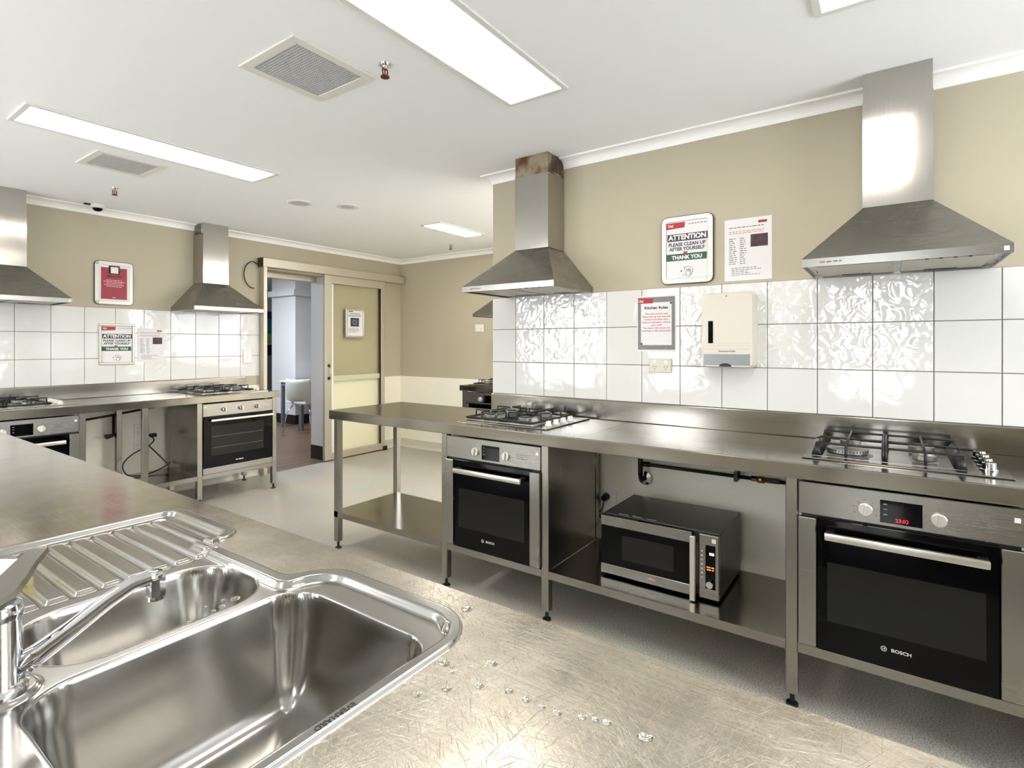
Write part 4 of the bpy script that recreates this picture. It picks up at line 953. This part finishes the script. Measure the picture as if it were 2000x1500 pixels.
# ================================================================== ISLAND BENCH + SINK
IX0, IX1, IY0, IY1 = -0.10, 0.683, -1.10, 3.75
SX0, SX1, SY0, SY1 = 0.115, 0.626, 0.488, 1.468
def sd_rr(x, y, x0, x1, y0, y1, r):
    qx = abs(x-(x0+x1)/2)-(x1-x0)/2+r; qy = abs(y-(y0+y1)/2)-(y1-y0)/2+r
    return math.hypot(max(qx, 0), max(qy, 0))+min(max(qx, qy), 0)-r
def smin(a, b, k):
    h = max(k-abs(a-b), 0)/k; return min(a, b)-h*h*k*0.25
def sd_outer(x, y):
    a = sd_rr(x, y, SX0, 0.626, SY0, 0.865, 0.085); b = sd_rr(x, y, SX0, 0.547, 0.6, 1.40, 0.05); c = sd_rr(x, y, SX0, 0.622, 1.150, SY1, 0.05)
    return smin(smin(a, b, 0.03), c, 0.02)
def sd_big(x, y): return sd_rr(x, y, 0.176, 0.549, 0.509, 0.837, 0.062)
def sd_small(x, y): return sd_rr(x, y, 0.216, 0.518, 0.865, 1.068, 0.072)
def sd_drain(x, y): return sd_rr(x, y, 0.14, 0.578, 1.098, 1.438, 0.03)
def sst(a, b, v): v = min(max((v-a)/(b-a), 0), 1); return v*v*(3-2*v)
FLG = 0.0045; DECK = -0.0065
def bowl_z(d, depth):
    """d: distance outside the rim (negative inside); steep rounded wall, wide floor radius"""
    if d > 0.006: return 0.0
    i = -d+0.006
    a = min(i/0.008, 1); top = -0.004*a*a
    t = min(max((i-0.004)/0.075, 0), 1); k = sst(0.0, 0.10, t)
    return top-depth*(1-(1-t)**3.4)*k-0.004*sst(0.03, 0.16, i)
def sink_z(x, y):
    o = sd_outer(x, y)
    if o > -0.0015: z = FLG*(1-sst(-0.0015, 0.004, o)*1.45)
    else: z = FLG
    ins = 0.021 if y > 0.53 else 0.016
    z = z+(DECK-FLG)*sst(ins, ins+0.010, -o)
    z += bowl_z(sd_big(x, y), 0.165)+bowl_z(sd_small(x, y), 0.125)
    dr = sd_drain(x, y)
    if dr < 0:
        z += -0.003*sst(0, 0.012, -dr)
        k = sst(0.006, 0.02, -dr); u = ((x-0.158)/0.0385) % 1.0
        z += k*0.0055*(sst(0.0, 0.14, u)*(1-sst(0.72, 0.86, u)))-0.003*k*sst(1.15, 1.43, y)*0.3
    # raised plinth of the tap
    dt_ = math.hypot(x-0.168, y-0.868); z += 0.006*(1-sst(0.036, 0.044, dt_))*(1 if sd_big(x, y) > 0.004 and sd_small(x, y) > 0.004 else 0)
    return z
def region(x, y):
    if sd_big(x, y) < 0.0125: return 'bowl'
    if sd_small(x, y) < 0.0125: return 'half_bowl'
    if sd_drain(x, y) < 0.004: return 'drainer'
    return 'deck'
sink = thing('sink', 'stainless one-and-a-half bowl sink with ridged drainer in the island bench', 'sink', (0, 0, BT))
st_ = 0.0024; nx = int((SX1-SX0+0.014)/st_); ny = int((SY1-SY0+0.014)/st_); gx0, gy0 = SX0-0.007, SY0-0.007
parts = {}; Zc = {}
def zz_(i, j):
    k = (i, j)
    if k not in Zc: Zc[k] = sink_z(gx0+i*st_, gy0+j*st_)
    return Zc[k]
for j in range(ny):
    for i in range(nx):
        x, y = gx0+(i+0.5)*st_, gy0+(j+0.5)*st_
        if sd_outer(x, y) > 0.0035: continue
        rg = region(x, y); vs, fs = parts.setdefault(rg, ({}, []))
        f = []
        for a, b in ((i, j), (i+1, j), (i+1, j+1), (i, j+1)):
            if (a, b) not in vs: vs[(a, b)] = len(vs)
            f.append(vs[(a, b)])
        fs.append(f)
for rg, (vs, fs) in parts.items():
    me = bpy.data.meshes.new(rg); me.from_pydata([(gx0+a*st_, gy0+b*st_, zz_(a, b)) for (a, b) in vs], [], fs)
    nrm = []
    for p in me.polygons: p.use_smooth = True
    for (a, b) in vs:
        n_ = Vector((zz_(a-1, b)-zz_(a+1, b), zz_(a, b-1)-zz_(a, b+1), 2*st_)).normalized(); nrm.append(n_)
    me.normals_split_custom_set_from_vertices(nrm)
    me.materials.append(M['steel_sink']); link(bpy.data.objects.new(rg, me), sink)
dcx, dcy = 0.362, 0.672; dz = -0.0065-0.004-0.165-0.004
dr = MB().lathe([(0.047, dz+0.0015), (0.044, dz+0.0035), (0.036, dz+0.0015), (0.034, dz-0.010), (0, dz-0.010)], (dcx, dcy, 0), 36).build('drain', 'chrome', sink, True)
MB().lathe([(0, dz-0.002), (0.028, dz-0.002), (0.030, dz-0.006), (0.0, dz-0.0065)], (dcx, dcy, 0), 30).build('strainer', 'burner', dr, True)
lt = lettering('EVERHARD', 0.0105, 'ink_dark', sink, 0.370, 0.4965, FLG+0.0004, 0.01, 0.052, True, PI)
# bench top with the sink cut-out
ib = thing('island_bench', 'scratched stainless island bench in the foreground holding the sink', 'bench', (0.29, 1.3, 0))
ox, oy = 0.29, 1.3
def hole_outline(d, cx=0.37, cy=0.97, n=180):
    pts = []
    for i in range(n):
        a = 2*PI*i/n; lo, hi = 0.0, 0.8
        for _ in range(40):
            mid = (lo+hi)/2
            if sd_outer(cx+mid*math.cos(a), cy+mid*math.sin(a)) < d: lo = mid
            else: hi = mid
        pts.append((cx+lo*math.cos(a), cy+lo*math.sin(a)))
    return pts
m = MB(); HO = hole_outline(-0.009); rect = [(IX0, IY0), (IX1, IY0), (IX1, IY1), (IX0, IY1)]; edges = []
for loop in (rect, HO):
    V = [m.bm.verts.new((x-ox, y-oy, BT)) for x, y in loop]
    edges += [m.bm.edges.new((V[i], V[(i+1) % len(V)])) for i in range(len(V))]
bmesh.ops.triangle_fill(m.bm, use_beauty=True, edges=edges, normal=(0, 0, 1))
ex_ = bmesh.ops.extrude_face_region(m.bm, geom=list(m.bm.faces))
for v in [g for g in ex_['geom'] if isinstance(g, bmesh.types.BMVert)]: v.co.z -= 0.02
# the cut-out follows the stepped outline: extra strips under the flange are left solid
m.build('bench_top', 'steel_top', ib)
m = MB()
m.box(IX0-ox, IX1-ox, IY0-oy, IY0+0.012-oy, BT-0.055, BT-0.02).box(IX0-ox, IX1-ox, IY1-0.012-oy, IY1-oy, BT-0.055, BT-0.02).box(IX0-ox, IX0+0.012-ox, IY0+0.012-oy, IY1-0.012-oy, BT-0.055, BT-0.02).box(IX1-0.012-ox, IX1-ox, IY0+0.012-oy, IY1-0.012-oy, BT-0.055, BT-0.02)
m.build('edge_apron', 'steel_top', ib)
for px in (IX0+0.05, IX1-0.05):
    for py in (IY0+0.05, 0.3, 2.0, IY1-0.05):
        lg = MB().box(px-0.019-ox, px+0.019-ox, py-0.019-oy, py+0.019-oy, 0.045, BT-0.02).build('leg', 'steel_v', ib)
        MB().lathe([(0.008, 0.045), (0.008, 0.010), (0.019, 0.008), (0.021, 0), (0, 0)], (px-ox, py-oy, 0), 14).build('foot', 'black', lg, 'auto')
MB().box(IX0+0.031-ox, IX1-0.031-ox, IY0+0.031-oy, IY1-0.031-oy, 0.20, 0.235).build('shelf', 'steel', ib)

# ================================================================== TAP
tap = thing('mixer_tap', 'chrome mixer tap with flat lever standing behind the sink bowls', 'tap', (0.168, 0.868, BT-0.002))
MB().lathe([(0, 0), (0.031, 0), (0.031, 0.004), (0.027, 0.008), (0.025, 0.012), (0.0245, 0.085), (0.022, 0.092), (0, 0.092)], (0, 0, 0), 36).build('body', 'chrome', tap, 'auto')
MB().lathe([(0.0255, 0.088), (0.0262, 0.093), (0.024, 0.104), (0.012, 0.112), (0, 0.113)], (0, 0, 0), 36).build('cartridge_dome', 'chrome', tap, 'auto')
sp = MB().tube([(0.012, -0.004, 0.020), (0.040, -0.010, 0.034), (0.070, -0.016, 0.052), (0.106, -0.024, 0.076), (0.132, -0.028, 0.089), (0.150, -0.031, 0.092), (0.162, -0.033, 0.088)], 0.011, 14, [0.015, 0.0135, 0.012, 0.011, 0.0105, 0.0112, 0.0115]).build('spout', 'chrome', tap, True)
MB().cyl((0.158, -0.033, 0.090), (0.158, -0.033, 0.066), 0.0125, 0.0125, 8).cyl((0.158, -0.033, 0.066), (0.158, -0.033, 0.060), 0.0105, 0.0105, 20).build('aerator', 'chrome', sp, False)
m = MB()
lv = [(-0.030, -0.020, 0.108, 0.020), (0.0, 0.0, 0.113, 0.022), (0.018, 0.022, 0.119, 0.019), (0.038, 0.050, 0.127, 0.015), (0.056, 0.072, 0.133, 0.013), (0.062, 0.079, 0.134, 0.008)]
d_ = Vector((0.62, 0.79, 0)).normalized(); sd_ = Vector((-d_.y, d_.x, 0)); R_ = []
for x, y, z, hw in lv:
    c = Vector((x, y, z)); R_.append([m.bm.verts.new(c+sd_*a*hw+Vector((0, 0, b))) for a, b in ((-1, 0), (-0.8, 0.005), (0.8, 0.005), (1, 0), (0.8, -0.004), (-0.8, -0.004))])
for A, B in zip(R_, R_[1:]):
    for i in range(6): m.bm.faces.new((A[i], A[(i+1) % 6], B[(i+1) % 6], B[i]))
m.bm.faces.new(R_[0]); m.bm.faces.new(R_[-1][::-1]); m.build('lever', 'lever_dark_chrome', tap, 'auto')

# ================================================================== SPONGE, DROPS
sg = thing('sponge', 'yellow sponge with pale scourer on the sink drainer behind the tap', 'sponge', (0.238, 1.265, BT-0.0035), math.radians(35))
MB().box(-0.05, 0.05, -0.033, 0.033, 0.0, 0.020, 0.004, 2).build('foam', 'sponge', sg)
MB().box(-0.05, 0.05, -0.033, 0.033, 0.020, 0.028, 0.003, 2).build('scourer', 'scour', sg)
def drop_mesh():
    b = MB().lathe([(1.0, 0.0), (0.97, 0.10), (0.82, 0.22), (0.5, 0.31), (0, 0.34)], (0, 0, 0), 18)
    bmesh.ops.contextual_create(b.bm, geom=[e for e in b.bm.edges if e.is_boundary]); return b
proto = drop_mesh().build('water_drop', 'water', None, True)
def drop(o, x, y, z, r, st, a, label, group='water drops on the bench'):
    o.location = (x, y, z+0.0003); o.scale = (r*st, r, r*0.8); o.rotation_euler = (0, 0, a); tag(o, label, 'water drop', group)
SP = [(912,1189,11),(868,1295,10),(815,1356,8),(937,1339,10),(873,1345,9),(883,1303,5),(883,1313,5),(961,1296,11),(995,1350,7),(1028,1367,8),(1060,1381,7),(1089,1392,9),(1138,1401,9),(1163,1405,8),(1186,1411,9)]
import_f = 1046.13; yw = 0.9589
def on_bench(px, py, z):
    u = (px-1000)/import_f; v = (673.24-py)/import_f; k = (z-EYE)/v
    return (math.sin(yw)+math.cos(yw)*u)*k, (math.cos(yw)-math.sin(yw)*u)*k, k
R = random.Random(11); first = True
for px, py, sz in SP:
    x, y, k = on_bench(px, py, BT); o = proto if first else link(proto.copy()); first = False
    drop(o, x, y, BT, sz*k/import_f, R.uniform(0.8, 1.3), R.uniform(0, 3), 'small clear water drop on the scratched island bench')
x, y, k = on_bench(1260, 1440, BT); o = link(proto.copy()); drop(o, x, y, BT, 15*k/import_f, 0.8, 0.3, 'largest water drop, alone on the island bench at lower right')
for px, py, sz in ((459,1170,9),(436,1173,5),(433,1185,6),(416,1194,5),(367,1216,5),(400,1186,4)):
    x, y, k = on_bench(px, py, BT+DECK); o = link(proto.copy()); drop(o, x, y, BT+DECK+0.0003, sz*k/import_f, 1.1, R.uniform(0, 3), 'small water drop on the ledge between the two sink bowls', 'water drops on the sink ledge')
